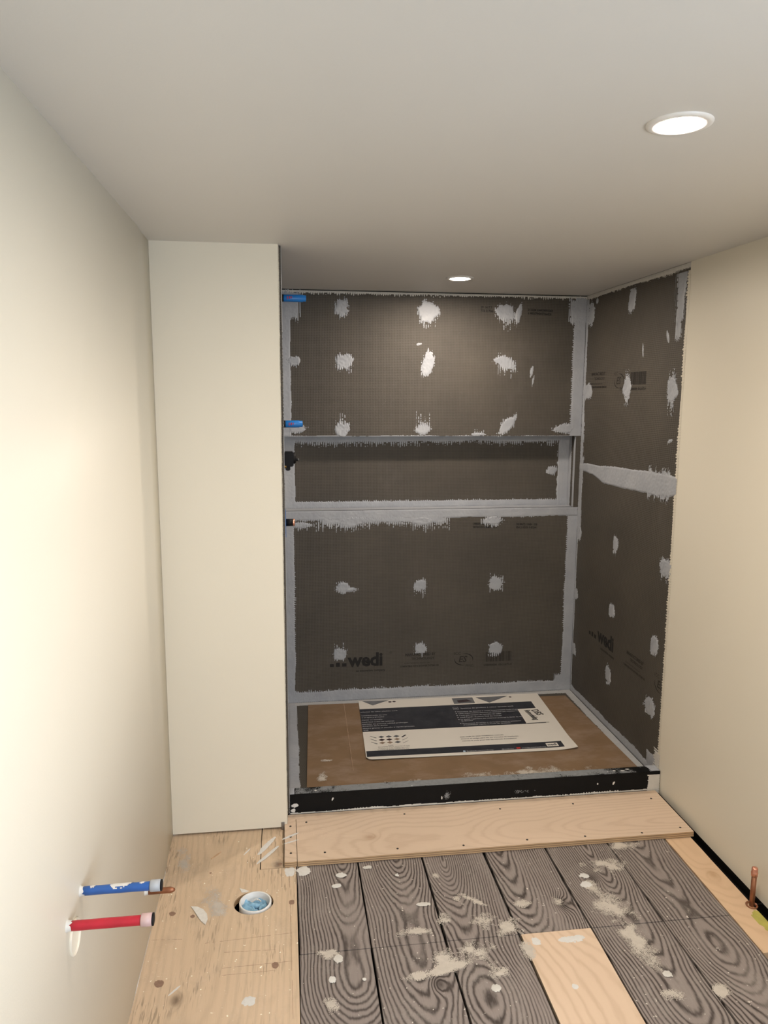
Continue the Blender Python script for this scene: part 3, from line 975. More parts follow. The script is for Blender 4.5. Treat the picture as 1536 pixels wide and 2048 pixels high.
# smeared grey column near the top of the free edge
rt(band(2.775, 2.830, 1.93, 2.100, 0.012, 0.030, 'v', (1, 1, 1, 0), 307, 0.9), par=bru, name='sealant_dab', seed=38)
rt(band(2.795, 2.822, 1.86, 1.95, 0.008, 0.020, 'v', (1, 1, 1, 0), 308, 0.9), par=bru, name='sealant_dab', seed=39)
for i, (y, z_, rx, rz, an, up, dn) in enumerate([
        (3.220, 2.050, 0.034, 0.046, 0, .01, .04), (3.665, 2.035, 0.036, 0.045, 0, .02, .03), (3.67, 1.655, 0.050, 0.032, 0, .02, .03),
        (3.223, 1.668, 0.036, 0.040, 0, .05, .05), (2.826, 1.660, 0.036, 0.052, 0, .04, .07), (3.095, 1.825, 0.006, 0.030, -12, .0, .01),
        (2.890, 1.868, 0.009, 0.026, -25, .0, .01), (2.820, 1.455, 0.020, 0.006, -20, .01, .01), (3.60, 2.09, 0.014, 0.014, 0, 0, 0)]):
    bb, f_ = dab(y, z_, rx, rz, an, up, dn, 0.2, 320 + i)
    layer('sealant_dab', bru, 'right', XR + 0.001, (max(bb[0], YE), min(bb[1], YB), bb[2], bb[3]), f_, sb, thick=0.0030, seed=320 + i)
for i, (y, z_, rx, rz, an, up, dn) in enumerate([
        (3.690, 0.930, 0.022, 0.032, 0, .0, .04), (3.260, 0.946, 0.028, 0.034, 0, .02, .025), (2.790, 0.945, 0.045, 0.030, 0, .02, .04),
        (3.700, 0.594, 0.026, 0.028, 0, .01, .02), (3.262, 0.628, 0.034, 0.028, 0, .01, .012), (2.845, 0.602, 0.032, 0.042, 10, .01, .025),
        (3.696, 0.294, 0.030, 0.028, 0, .01, .02), (3.267, 0.312, 0.032, 0.036, 0, .025, .03), (2.852, 0.322, 0.042, 0.036, 20, .02, .02)]):
    bb, f_ = dab(y, z_, rx, rz, an, up, dn, 0.25, 340 + i)
    layer('sealant_dab', brl, 'right', XR + 0.001, (max(bb[0], YE), min(bb[1], YB), bb[2], bb[3]), f_, sb, thick=0.0030, seed=340 + i)
# cream compound along the edge of the drywall
rt(band(YE - 0.003, YE + 0.012, 0.10, H - 0.03, 0.004, 0.012, 'h', (0, 1, 0, 0), 309, 0.75), name='corner_plaster', mat=M['cream_mud'], at=XR, thick=0.0012, seed=40, cell=0.0024)
rt(band(YE - 0.004, YE + 0.030, 0.02, 0.16, 0.012, 0.02, 'h', (0, 1, 0, 1), 310, 0.75), name='corner_plaster', mat=M['seal_light'], at=XR, thick=0.0016, seed=41)

# ------------------------------------------------------------------ print on the boards
INK, INK2 = M['ink'], M['ink_soft']
bx_, bz_ = (1, 0, 0), (0, 0, 1)


def tb(body, size, x, z_, par=bl, mat=INK, sx=1.0, bold=0.0, name='printed_text', sp=1.0, shear=0.0, rise=0.0):
    return text(name, par, body, size, mat, (x, YB - 0.0007, z_), (1, 0, rise), (0, 0, 1), sx=sx, bold=bold, sp=sp, shear=shear)


def tr(body, size, y, z_, par, mat=INK, sx=1.0, bold=0.0, name='printed_text', sp=1.0, shear=0.0):
    return text(name, par, body, size, mat, (XR + 0.0003, y, z_), (0, -1, 0), (0, 0, 1), sx=sx, bold=bold, sp=sp, shear=shear)


def squares(par, pos, back=True):
    bm = bmesh.new()
    for a, b, c_, d in pos:
        if back:
            add_box(bm, a, b, YB - 0.0008, YB - 0.0004, c_, d)
        else:
            add_box(bm, XR + 0.0002, XR + 0.0006, a, b, c_, d)
    return from_bm('printed_logo', bm, INK, par)


def barcode(par, a, b, z0, z1, back=True, seed=3):
    bm = bmesh.new()
    r_ = random.Random(seed)
    t = a
    step = 1 if b > a else -1
    while (b - t) * step > 0.002:
        w_ = r_.choice((0.0016, 0.0028, 0.0045))
        lo, hi = sorted((t, t + w_ * step))
        if back:
            add_box(bm, lo, hi, YB - 0.0008, YB - 0.0004, z0, z1)
        else:
            add_box(bm, XR + 0.0002, XR + 0.0006, lo, hi, z0, z1)
        t += (w_ + r_.choice((0.0016, 0.0028, 0.004))) * step
    return from_bm('barcode', bm, INK2, par)


def arcs(par, ca, cz, ra, rz, back=True):
    bm = bmesh.new()
    for a0, a1 in ((-20, 95), (165, 275)):
        prev = None
        for i in range(25):
            t = i / 24
            a = math.radians(a0 + (a1 - a0) * t)
            w_ = 0.0042 * math.sin(math.pi * t) + 0.0006
            p = [(ca + (ra + s * w_) * math.cos(a), cz + (rz + s * w_) * math.sin(a)) for s in (-.5, .5)]
            vs = [bm.verts.new((q[0], YB - 0.0007, q[1]) if back else (XR + 0.0003, 2 * ca - q[0], q[1])) for q in p]
            if prev:
                bm.faces.new((prev[0], prev[1], vs[1], vs[0]))
            prev = vs
    return from_bm('printed_logo', bm, INK, par)


def approvals(back, par, t0, z0, S_=1.0, mat=INK2, parts='mebc'):
    """small print, approval mark and barcode in one row; t runs to the reader's right"""
    def T(body, size, t, z_, **kw):
        if back:
            return tb(body, size, t0 + t, z0 + z_, par, **kw)
        return tr(body, size, t0 - t, z0 + z_, par, **kw)
    if 'm' in parts:
        T('MANUFACTURED BY', 0.020, 0.027, 0.061, mat=mat, bold=0.0008, sx=0.86)
        T('TECHNOLOGY', 0.018, 0.060, 0.039, mat=mat, bold=0.0004)
        T('backer board for interior use', 0.0115, 0.022, 0.018, mat=mat)
        T('COMPATIBLE WITH SHOWER SYSTEM USE', 0.0125, 0.0, 0.0, mat=mat, bold=0.0005, sx=0.88)
    if 'e' in parts:
        arcs(par, (t0 + 0.342) if back else (t0 - 0.342), z0 + 0.030, 0.049, 0.032, back)
        T('ES', 0.046, 0.312, 0.016, mat=mat, bold=0.0010, shear=0.25)
        T('ICC', 0.022, 0.288, 0.056, mat=mat, sx=1.1)
        T('PMG', 0.022, 0.352, -0.014, mat=mat)
    if 'b' in parts:
        a = t0 + 0.458 if back else t0 - 0.458
        barcode(par, a, a + (0.145 if back else -0.145), z0 + 0.012, z0 + 0.066, back)
        T('US8000000  00-2-5/72.4', 0.0155, 0.452, -0.012, mat=mat, bold=0.0005)


# back wall, lower board
tb('wedi', 0.098, 0.312, 0.236, sx=0.98, bold=0.0035, name='printed_logo', sp=0.97)
squares(bl, [(0.216, 0.236, 0.236, 0.252), (0.247, 0.267, 0.236, 0.258), (0.279, 0.302, 0.236, 0.254)])
tb('an innovative company', 0.0165, 0.352, 0.204, mat=INK2, bold=0.0006)
tb('®', 0.018, 0.528, 0.296, mat=INK2)
approvals(True, bl, 0.583, 0.218)
for q, (x, z_, n_, sd) in enumerate([(0.974, 2.058, 10, 1), (1.215, 2.050, 19, 2), (0.960, 0.972, 19, 3), (1.190, 0.966, 18, 4)]):
    r_ = random.Random(sd)
    par = bu if z_ > 1.5 else bl
    for ln in (0, 1):
        s_ = ''.join(r_.choice('0123456789XM ') for _ in range(n_))
        tb(s_, 0.0155, x, z_ - ln * 0.0165, par, mat=INK, sx=0.82, bold=0.0005, rise=-0.03)
# right wall, lower board
tr('wedi', 0.098, 3.405, 0.437, brl, sx=0.98, bold=0.0035, name='printed_logo', sp=0.97)
squares(brl, [(3.492, 3.512, 0.437, 0.453), (3.460, 3.480, 0.437, 0.459), (3.425, 3.448, 0.437, 0.455)], False)
tr('an innovative company', 0.0165, 3.365, 0.405, brl, mat=INK2, bold=0.0006)
approvals(False, brl, 3.115, 0.420, parts='me')
# right wall, upper board
approvals(False, bru, 3.655, 1.670, parts='meb')

# ------------------------------------------------------------------ shower tray and curb
tray = thing('shower_tray', (0.75, 3.2, 0.0), 'dark foam shower base with black curb and grey sealed edges', 'shower base')


def P(o, root=tray):
    o.parent = root
    o.matrix_parent_inverse = Matrix.Translation(-root.location)
    return o


P(box('pan', M['board'], XC + 0.010, XR, 2.776, YB - 0.0005, 0.0, ZT))
# curb, front edge slightly rounded with a lip under the top
bm = bmesh.new()
add_box(bm, XC + 0.010, 1.5195, 2.728, 2.775, 0.0, 0.088)
add_box(bm, XC + 0.010, 1.5195, 2.7262, 2.775, 0.0885, 0.100, 0, 0.0012)
P(from_bm('curb', bm, M['curb']))
# flashing on the left of the pan
cr = bpy.data.objects['curb']
for nm, pl, at, bf, mt, cl, th in [
        ('sealant_band', 'floor', ZT, band(XC + 0.012, 0.040, 2.776, YB - 0.002, 0.004, 0.006, 'h', (0, 1, 0, 0), 401, 0.6), sb, 0.003, 0.0012),
        ('sealant_band', 'floor', ZT, band(XC + 0.012, XR - 0.002, 3.685, YB - 0.002, 0.006, 0.010, 'v', (0, 0, 1, 0), 402, 0.5), M['seal_pale'], 0.003, 0.0012),
        ('sealant_band', 'floor', ZT, band(1.482, XR - 0.002, 2.776, YB - 0.002, 0.006, 0.006, 'h', (1, 0, 0, 0), 403, 0.5), M['seal_pale'], 0.003, 0.0012),
        ('sealant_band', 'back', 2.728, band(1.470, 1.519, 0.004, 0.088, 0.010, 0.016, 'h', (1, 0, 0, 0), 404, 0.7), M['seal_light'], 0.0018, 0.0016),
        ('sealant_band', 'floor', 0.100, band(1.482, 1.519, 2.728, 2.775, 0.008, 0.012, 'h', (1, 0, 0, 0), 405, 0.7), sb, 0.0018, 0.0016),
        ('sealant_band', 'floor', 0.100, band(XC + 0.011, 0.016, 2.728, 2.775, 0.004, 0.012, 'h', (0, 1, 0, 0), 406, 0.7), sb, 0.0018, 0.0016),
        ('thinset_smear', 'back', 2.7275, band(0.0, 1.50, 0.018, 0.023, 0.007, 0.004, 'v', (0, 0, 0, 1), 407, 0.6), M['seal_light'], 0.0018, 0.002)]:
    o = layer(nm, None, pl, at, bf[0], bf[1], mt, cell=cl, thick=th, seed=at and int(at * 1000))
    P(o)
for cx, cy, rx, ry, sd, de in [(0.66, 2.752, 0.55, 0.060, 411, 1.25), (0.26, 2.750, 0.30, 0.05, 412, 0.55), (1.14, 2.752, 0.30, 0.05, 413, 0.75)]:
    bf = cloud(cx, cy, rx, ry, 0, sd, de)
    P(layer('grey_dust', None, 'floor', 0.100, (bf[0][0], bf[0][1], 2.7285, 2.774), bf[1], M['dust_grey'], cell=0.0018, thick=0.0002, base=0.0004, speck=True))
for cx, cz, rx, rz, sd, de in [(0.62, 0.055, 0.03, 0.03, 423, -0.25),
                               (0.95, 0.05, 0.08, 0.02, 424, -0.25)]:
    bf = cloud(cx, cz, rx, rz, 0, sd, de)
    P(layer('grey_dust', None, 'back', 2.728, (bf[0][0], bf[0][1], 0.022, 0.086), bf[1], M['dust_grey'], cell=0.0018, thick=0.0002, base=0.0004, speck=True))
for cx, cz, rx, rz, an, sd in [(0.018, 0.052, 0.014, 0.008, 0, 431), (0.012, 0.032, 0.008, 0.007, 0, 432), (0.165, 0.070, 0.003, 0.007, -30, 433),
                               (1.32, 0.060, 0.004, 0.007, -30, 434), (1.25, 0.060, 0.003, 0.003, 0, 435), (0.60, 0.045, 0.003, 0.006, 0, 436)]:
    bb, f_ = dab(cx, cz, rx, rz, an, 0.003, 0.003, 0.1, sd, 0.8)
    P(layer('paint_splatter', None, 'back', 2.728, bb, f_, M['white_paint'], cell=0.0014, thick=0.0006))
for cx, cy, rx, ry, sd in [(1.33, 2.752, 0.006, 0.004, 441), (1.365, 2.748, 0.010, 0.005, 442), (1.39, 2.758, 0.008, 0.004, 443), (1.30, 2.748, 0.004, 0.003, 444),
                           (0.10, 2.748, 0.006, 0.005, 445), (0.48, 2.735, 0.005, 0.004, 446)]:
    bb, f_ = dab(cx, cy, rx, ry, 0, 0.0, 0.0, 0.1, sd, 0.8)
    P(layer('paint_splatter', None, 'floor', 0.100, bb, f_, M['white_paint'], cell=0.0014, thick=0.0006))

# brown cardboard covering the pan, two sheets taped together
cb = thing('cardboard_sheet', (0.77, 3.25, ZT + 0.002), 'brown protective cardboard sheet lying on the shower base', 'cardboard')


def sheet(name, pts, z0, th, mat, root, warp=0.0015, seed=1):
    """flat sheet from four corners (bl, br, tr, tl), gently buckled"""
    bm = bmesh.new()
    n_, m_ = 28, 16
    g = {}
    for k_ in (0, 1):
        for i in range(n_ + 1):
            for j in range(m_ + 1):
                s, t = i / n_, j / m_
                x = (1 - s) * (1 - t) * pts[0][0] + s * (1 - t) * pts[1][0] + s * t * pts[2][0] + (1 - s) * t * pts[3][0]
                y = (1 - s) * (1 - t) * pts[0][1] + s * (1 - t) * pts[1][1] + s * t * pts[2][1] + (1 - s) * t * pts[3][1]
                h = warp * math.sin(seed + x * 9) * math.cos(seed * 2 + y * 7)
                g[k_, i, j] = bm.verts.new((x - root.location.x, y - root.location.y, z0 - root.location.z + h - (0 if k_ else th)))
    for i in range(n_):
        for j in range(m_):
            for k_ in (0, 1):
                bm.faces.new((g[k_, i, j], g[k_, i + 1, j], g[k_, i + 1, j + 1], g[k_, i, j + 1]))
    for i in range(n_):
        for j in (0, m_):
            bm.faces.new((g[0, i, j], g[0, i + 1, j], g[1, i + 1, j], g[1, i, j]))
    for j in range(m_):
        for i in (0, n_):
            bm.faces.new((g[0, i, j], g[0, i, j + 1], g[1, i, j + 1], g[1, i, j]))
    return from_bm(name, bm, mat, root)


sheet('sheet', [(0.066, 2.800), (1.486, 2.800), (1.462, 3.640), (0.100, 3.680)], ZT + 0.0055, 0.003, M['card'], cb, 0.0008, 2)
# taped seam / crease, scuffs
P(layer('tape_seam', None, 'floor', ZT + 0.0075, (0.268, 0.300, 2.80, 3.67),
        lambda U, Vv: np.minimum(0.0012 + (fbm(U, Vv, 0.1, 5) - .3) * 0.0015 - np.abs(U - 0.283 - 0.02 * (3.67 - Vv) / 0.9 * -1 - 0.018 * 0), 1),
        plain('tape_line', (0.36, 0.24, 0.16), 0.4), cell=0.0016, thick=0.0004), cb)
for cx, cy, rx, ry, sd, de in [(0.45, 2.84, 0.12, 0.03, 451, 0.25), (0.13, 2.93, 0.035, 0.05, 452, 0.2), (1.00, 2.86, 0.35, 0.05, 453, 0.12), (0.165, 3.07, 0.03, 0.012, 454, 0.3)]:
    bf = cloud(cx, cy, rx, ry, 0, sd, de)
    P(layer('plaster_dust', None, 'floor', ZT + 0.0072, (bf[0][0], bf[0][1], max(2.803, bf[0][2]), bf[0][3]), bf[1], M['plaster'], cell=0.0018, thick=0.0002, base=0.0004, speck=True), cb)

# ------------------------------------------------------------------ printed card
PO = Vector((0.360, 3.686, ZT + 0.0102))
poster = thing('printed_card', (PO.x, PO.y, PO.z), 'white printed packaging card with navy text bands lying on brown cardboard', 'card')
ux = Vector((0.9630, -0.0080, 0)).normalized()
poster.rotation_euler = (0, 0, math.atan2(ux.y, ux.x))
PW_, PH_ = 0.958, 0.640


def card_h(x, y):
    """slight lift of the card: near-left edge and the right corner curl"""
    return 0.004 * max(0, (-y - 0.50) / 0.14) ** 2 * max(0, 1 - x / 0.5) + 0.010 * max(0, (x - 0.86) / 0.1) ** 2 * max(0, (-y - 0.5) / 0.14)


bm = bmesh.new()
g = {}
NX, NY = 40, 28
SK = -0.022                                # the card is slightly out of square
for k_ in (0, 1):
    for i in range(NX + 1):
        for j in range(NY + 1):
            x, y = PW_ * i / NX, -PH_ * j / NY
            # round the near-left corner
            if i == 0 and j == NY:
                x, y = 0.010, y + 0.006
            g[k_, i, j] = bm.verts.new((x + SK * (-y / PH_), y, card_h(x, y) - (0 if k_ else 0.0022)))
for i in range(NX):
    for j in range(NY):
        for k_ in (0, 1):
            bm.faces.new((g[k_, i, j], g[k_, i + 1, j], g[k_, i + 1, j + 1], g[k_, i, j + 1]))
for i in range(NX):
    for j in (0, NY):
        bm.faces.new((g[0, i, j], g[0, i + 1, j], g[1, i + 1, j], g[1, i, j]))
for j in range(NY):
    for i in (0, NX):
        bm.faces.new((g[0, i, j], g[0, i, j + 1], g[1, i, j + 1], g[1, i, j]))
sheet_o = from_bm('card_sheet', bm, M['paper'], poster)


def pposly(name, polys, mat, lift=0.0005):
    bm = bmesh.new()
    for poly in polys:
        vs = []
        n_ = len(poly)
        for i in range(n_):
            a, b = poly[i], poly[(i + 1) % n_]
            for t in range(12 if n_ == 4 and max(abs(a[0] - b[0]), abs(a[1] - b[1])) > .2 else 1):
                q = t / (12 if n_ == 4 and max(abs(a[0] - b[0]), abs(a[1] - b[1])) > .2 else 1)
                x, y = a[0] + (b[0] - a[0]) * q, -(a[1] + (b[1] - a[1]) * q)
                vs.append(bm.verts.new((x + SK * (-y / PH_), y, card_h(x, y) + lift)))
        bm.faces.new(vs)
    o = from_bm(name, bm, mat, poster)
    return o


def pr(a, b, c_, d):
    return [(a, b), (c_, b), (c_, d), (a, d)]


def pstrip(name, u0, u1, v0, v1, mat):
    """rectangle of print that follows the lift of the card"""
    bm = bmesh.new()
    n_, m_ = 40, 8
    gg = {}
    for i in range(n_ + 1):
        for j in range(m_ + 1):
            x, y = u0 + (u1 - u0) * i / n_, -(v0 + (v1 - v0) * j / m_)
            gg[i, j] = bm.verts.new((x + SK * (-y / PH_), y, card_h(x, y) + 0.0004))
    for i in range(n_):
        for j in range(m_):
            bm.faces.new((gg[i, j], gg[i + 1, j], gg[i + 1, j + 1], gg[i, j + 1]))
    return from_bm(name, bm, mat, poster)


pstrip('navy_band', 0.0, 0.896, 0.104, 0.364, M['navy'])
pstrip('navy_band', 0.004, 0.904, 0.560, 0.618, M['navy'])
pposly('printed_triangle', [[(0.018, 0.004), (0.160, 0.006), (0.070, 0.064)]], M['pgrey'])
pposly('printed_triangle', [[(0.617, 0.022), (0.790, 0.020), (0.675, 0.096)]], M['pgrey'])
pposly('printed_photo', [pr(0.490, 0.020, 0.600, 0.092)], M['pgrey'])
pposly('printed_photo', [[(0.512, 0.050), (0.565, 0.042), (0.588, 0.070), (0.515, 0.078)]], M['pmaroon'], 0.0008)


def disc(u, v_, r):
    return [(u + r * math.cos(a * math.pi / 8), v_ + r * math.sin(a * math.pi / 8)) for a in range(16)]


for q in (disc(0.162, 0.029, 0.009), disc(0.184, 0.027, 0.009), disc(0.801, 0.036, 0.007)):
    pposly('printed_dot', [q], M['pmaroon'])
label_ = pposly('sticker', [[(0.798, 0.194), (0.900, 0.190), (0.904, 0.357), (0.798, 0.362)]], M['paper'], 0.0016)
label_['label'] = 'white sticker with black handwriting'
pposly('printed_rule', [pr(0.800, 0.3595, 0.912, 0.3625)], M['navy'], 0.0019)
pposly('printed_frame', [pr(0.474, 0.134, 0.500, 0.1358), pr(0.474, 0.160, 0.500, 0.162), pr(0.474, 0.134, 0.4758, 0.162), pr(0.4985, 0.134, 0.500, 0.162)], M['ptext'], 0.0009)
for q in (0.190, 0.210, 0.233, 0.256, 0.280, 0.326):
    pposly('printed_bullet', [disc(0.479, q, 0.0035)], M['ptext'], 0.0010)


def pt_(body, u, v_, size, mat, root=poster, bold=0.0002, ang=0.0, sx=1.0, lift=0.0012, name='printed_text', shear=0.0):
    cu = bpy.data.curves.new(name, 'FONT')
    cu.body, cu.size, cu.offset, cu.resolution_u, cu.shear = body, size, bold, 2, shear
    tmp = bpy.data.objects.new('tmp', cu)
    C.objects.link(tmp)
    me = bpy.data.meshes.new_from_object(tmp.evaluated_get(bpy.context.evaluated_depsgraph_get()))
    bpy.data.objects.remove(tmp, do_unlink=True)
    bpy.data.curves.remove(cu)
    me.transform(Matrix.Translation((u + SK * v_ / PH_, -v_, lift)) @ Matrix.Rotation(math.radians(ang), 4, 'Z') @ Matrix.Diagonal((sx, 1, 1, 1)))
    me.materials.clear()
    me.materials.append(mat)
    for q in me.vertices:
        q.co.z += card_h(q.co.x, q.co.y)
    return link(name, me, poster)


T1, T2 = M['ptext'], M['ptext_d']
for body, u, v_, s_ in [('oductos de valor añadido wedi', 0.002, 0.147, 0.0150), ('eabilidad todo en uno', 0.004, 0.190, 0.0145),
                        ('e al agua y al moho', 0.004, 0.212, 0.0145), ('daptar su tamaño', 0.003, 0.240, 0.0145),
                        ('wedi Seal todas las uniones', 0.002, 0.265, 0.0145), ('ateriales de primera calidad prolongan', 0.002, 0.289, 0.0145),
                        ('duración de la ducha', 0.002, 0.309, 0.0145), ('ahorro gracias al sencillo y rápido proceso', 0.002, 0.334, 0.0145),
                        ('web', 0.004, 0.354, 0.0145),
                        ('Système de produits à valeur ajoutée wedi', 0.512, 0.158, 0.0160), ('Panneaux de douche à corps imperméable hydrofuge', 0.488, 0.197, 0.0145),
                        ('100% imperméables étanches et résistants aux moisissures', 0.488, 0.217, 0.0130), ('Tout aux coupes du tamaño en taille', 0.488, 0.240, 0.0145),
                        ('wedi Fundo et joints Seal du monde', 0.488, 0.263, 0.0145), ('La qualité supérieure des matériaux prolonge la durée de vie', 0.488, 0.286, 0.0125),
                        ('la douche', 0.488, 0.304, 0.0145), ('Économisez du temps et de l’argent grâce au processus', 0.488, 0.332, 0.0130),
                        ('d’installation rapide et facile du système', 0.488, 0.350, 0.0145), ('FR', 0.479, 0.156, 0.0150)]:
    pt_(body, u, v_, s_, T1)
for body, u, v_, s_ in [('scan code to view installation manuals', 0.448, 0.472, 0.0135), ('escanee el código para ver los manuales de instalación', 0.448, 0.493, 0.0125),
                        ('scannez le code pour voir les manuels d’installation', 0.450, 0.514, 0.0125),
                        ('Fundo', 0.108, 0.518, 0.0090), ('the complete shower system for all needs', 0.060, 0.530, 0.0085),
                        ('el sistema de ducha completo para todos', 0.060, 0.544, 0.0085), ('le système de douche complet pour tous', 0.056, 0.557, 0.0085)]:
    pt_(body, u, v_, s_, T2)
pt_('facebook.com/wedicorp', 0.452, 0.615, 0.0125, M['ptext'])
pt_('@wedicorp', 0.612, 0.614, 0.0115, M['ptext'])
pt_('youtube.com/wedicorp', 0.706, 0.612, 0.0120, M['ptext'])
pposly('printed_icon', [pr(0.436, 0.604, 0.446, 0.616)], M['plight'], 0.0010)
pposly('printed_icon', [pr(0.682, 0.600, 0.700, 0.613)], M['pred'], 0.0010)
pposly('printed_logo', [pr(0.826, 0.575, 0.880, 0.608)], M['paper'], 0.0010)
pt_('wedi', 0.829, 0.599, 0.026, T2, bold=0.0010, sx=0.90, lift=0.0016, name='printed_logo')
pt_('9910112', 0.916, 0.580, 0.011, T2, ang=-90)
# swatches
sw = []
for r_, vv in enumerate((0.426, 0.456, 0.486)):
    for c_, uu in enumerate((0.083, 0.118, 0.154)):
        w_, h_ = 0.015, 0.012
        mt = [[M['pgrey'], M['pgrey'], M['pgrey']], [M['pmaroon'], M['pmaroon'], M['pbrown']], [M['pbrown'], M['pbrown'], M['pgrey']]][r_][c_]
        pposly('printed_swatch', [[(uu - w_, vv), (uu, vv - h_), (uu + w_, vv), (uu, vv + h_)]], mt, 0.0008)
    pposly('printed_swatch', [[(0.030, vv - 0.014), (0.034, vv - 0.014), (0.062, vv + 0.008), (0.056, vv + 0.010)]], M['pgrey'], 0.0008)
    if r_ == 0:
        pposly('printed_swatch', [[(0.175, vv + 0.010), (0.196, vv - 0.012), (0.202, vv - 0.006), (0.182, vv + 0.014)]], M['navy'], 0.0008)
    else:
        pposly('printed_swatch', [[(0.176, vv + 0.012), (0.204, vv - 0.010), (0.205, vv - 0.008), (0.178, vv + 0.014)]], M['pgrey'], 0.0008)
pt_('DBS', 0.862, 0.214, 0.052, M['marker'], bold=0.0010, ang=-78, sx=0.72, lift=0.0026, name='handwriting', shear=0.1)
pt_('Remodeling', 0.826, 0.210, 0.042, M['marker'], bold=0.0008, ang=-82, sx=0.60, lift=0.0026, name='handwriting', shear=0.3)

# ------------------------------------------------------------------ ceiling lights


def downlight(x, y, strength, label):
    t = thing('ceiling_light', (x, y, H), label, 'light')
    lathe('trim_ring', M['trim'], [(0.0400, -0.0030), (0.0430, -0.0050), (0.0540, -0.0046), (0.0590, -0.0030), (0.0600, -0.0008), (0.0600, 0.0)], 'z', t, seg=48, cap=False)
    k2 = emission('lens_glow', LAMP_COL, strength)
    lathe('lens', k2, [(0.0400, -0.0032), (0.0400, -0.0018)], 'z', t, seg=48)
    return t


downlight(0.736, 1.402, LAMP_A, 'larger looking round recessed ceiling light nearest the camera, upper right')
downlight(0.759, 3.272, LAMP_B, 'round recessed ceiling light above the shower')
downlight(0.736, -0.45, LAMP_C, 'round recessed ceiling light behind the camera')

# ------------------------------------------------------------------ pipes out of the left wall


def hpipe(name, x0, y, z_, length, r, mat, capmat, label, smears=(), sag=0.0, cap_w=0.024):
    t = thing(name, (x0, y, z_), label, 'pipe')
    bm = bmesh.new()
    prof = [(r, 0.0)] + [(r * (1 + 0.02 * math.sin(q * 2.1)), length * q / 8) for q in range(1, 8)] + [(r, length - cap_w + 0.004)]
    add_lathe(bm, prof, 'x', (0, 0, 0), 24)
    from_bm('pipe_tube', bm, mat, t)
    lathe('end_cap', capmat, [(r * 1.22, length - cap_w), (r * 1.30, length - cap_w + 0.002), (r * 1.30, length - 0.003)], 'x', t, seg=24)
    lathe('cap_plug', M['black'], [(r * 1.26, length - 0.003), (r * 1.26, length), (r * 0.9, length + 0.0008)], 'x', t, seg=24)
    # paint collar where it leaves the wall
    bm = bmesh.new()
    seg = 24
    rings = []
    rr = random.Random(int(y * 1000))
    ends = [rr.uniform(0.006, 0.018) for _ in range(seg)]
    for s in (0, 1, 2):
        rings.append([bm.verts.new(((0.0, ends[i] * 0.3, ends[i] * 0.62)[s], (r + (0.0022, 0.0008, 0.0003)[s]) * math.cos(2 * math.pi * i / seg),
                                    (r + (0.0022, 0.0008, 0.0003)[s]) * math.sin(2 * math.pi * i / seg))) for i in range(seg)])
    for a, b in zip(rings, rings[1:]):
        for i in range(seg):
            bm.faces.new((a[i], a[(i + 1) % seg], b[(i + 1) % seg], b[i]))
    from_bm('paint_collar', bm, M['white_paint'], t, smooth=True)
    # paint drips wrapped on the tube
    for (xa, xb, a0, a1, sd) in smears:
        bm = bmesh.new()
        n_, m_ = 22, 10
        ga = {}
        for i in range(n_ + 1):
            for j in range(m_ + 1):
                s, tt = i / n_, j / m_
                a = math.radians(a0 + (a1 - a0) * tt)
                ga[i, j] = (xa + (xb - xa) * s, (r + 0.0007) * math.cos(a), (r + 0.0007) * math.sin(a))
        vv = {}
        for i in range(n_):
            for j in range(m_):
                s, tt = (i + .5) / n_ * 2 - 1, (j + .5) / m_ * 2 - 1
                ns_ = float(vn(np.array([s * 3.0]), np.array([tt * 2.0]), 0.7, sd)[0])
                if 1 - math.hypot(s, tt + s * 0.5) + (ns_ - 0.5) * 0.9 > 0.15:
                    q = []
                    for ij in ((i, j), (i + 1, j), (i + 1, j + 1), (i, j + 1)):
                        if ij not in vv:
                            vv[ij] = bm.verts.new(ga[ij])
                        q.append(vv[ij])
                    bm.faces.new(q)
        from_bm('paint_drip', bm, M['white_paint'], t, smooth=True)
    return t


hpipe('water_pipe', XL, 1.469, 0.622, 0.163, 0.0090, M['blue'], M['capgrey'], 'blue capped water pipe sticking out of left wall',
      [(0.060, 0.105, 20, 150, 3), (0.118, 0.130, 60, 110, 5), (0.020, 0.032, 50, 120, 9)])
hpipe('water_pipe', XL, 1.372, 0.617, 0.162, 0.0094, M['red'], M['cappink'], 'red capped water pipe sticking out of left wall', [])
# white ring, cut-off drain opening
dr = thing('drain_ring', (XL, 1.412, 0.563), 'white round drain cover ring flush in left wall behind red pipe', 'drain')
lathe('ring', M['wall'], [(0.034, -0.001), (0.035, 0.0035), (0.0315, 0.0045), (0.0300, 0.0015), (0.0300, -0.001)], 'x', dr, seg=40, cap=False)
lathe('cover', M['wall'], [(0.0302, -0.001), (0.0302, 0.0010)], 'x', dr, seg=40)
# pinched copper stub lower on the wall
cp = thing('copper_stub', (XL, 2.094, 0.176), 'short dark copper pipe stub with pinched tip low on left wall', 'pipe')
lathe('pipe_tube', M['copper_dark'], [(0.0088, 0.0), (0.0088, 0.066), (0.0090, 0.072), (0.0078, 0.078), (0.0045, 0.085), (0.001, 0.087)], 'x', cp, seg=20)
lathe('paint_collar', M['white_paint'], [(0.0110, 0.0), (0.0094, 0.003), (0.0090, 0.010)], 'x', cp, seg=20, cap=False)

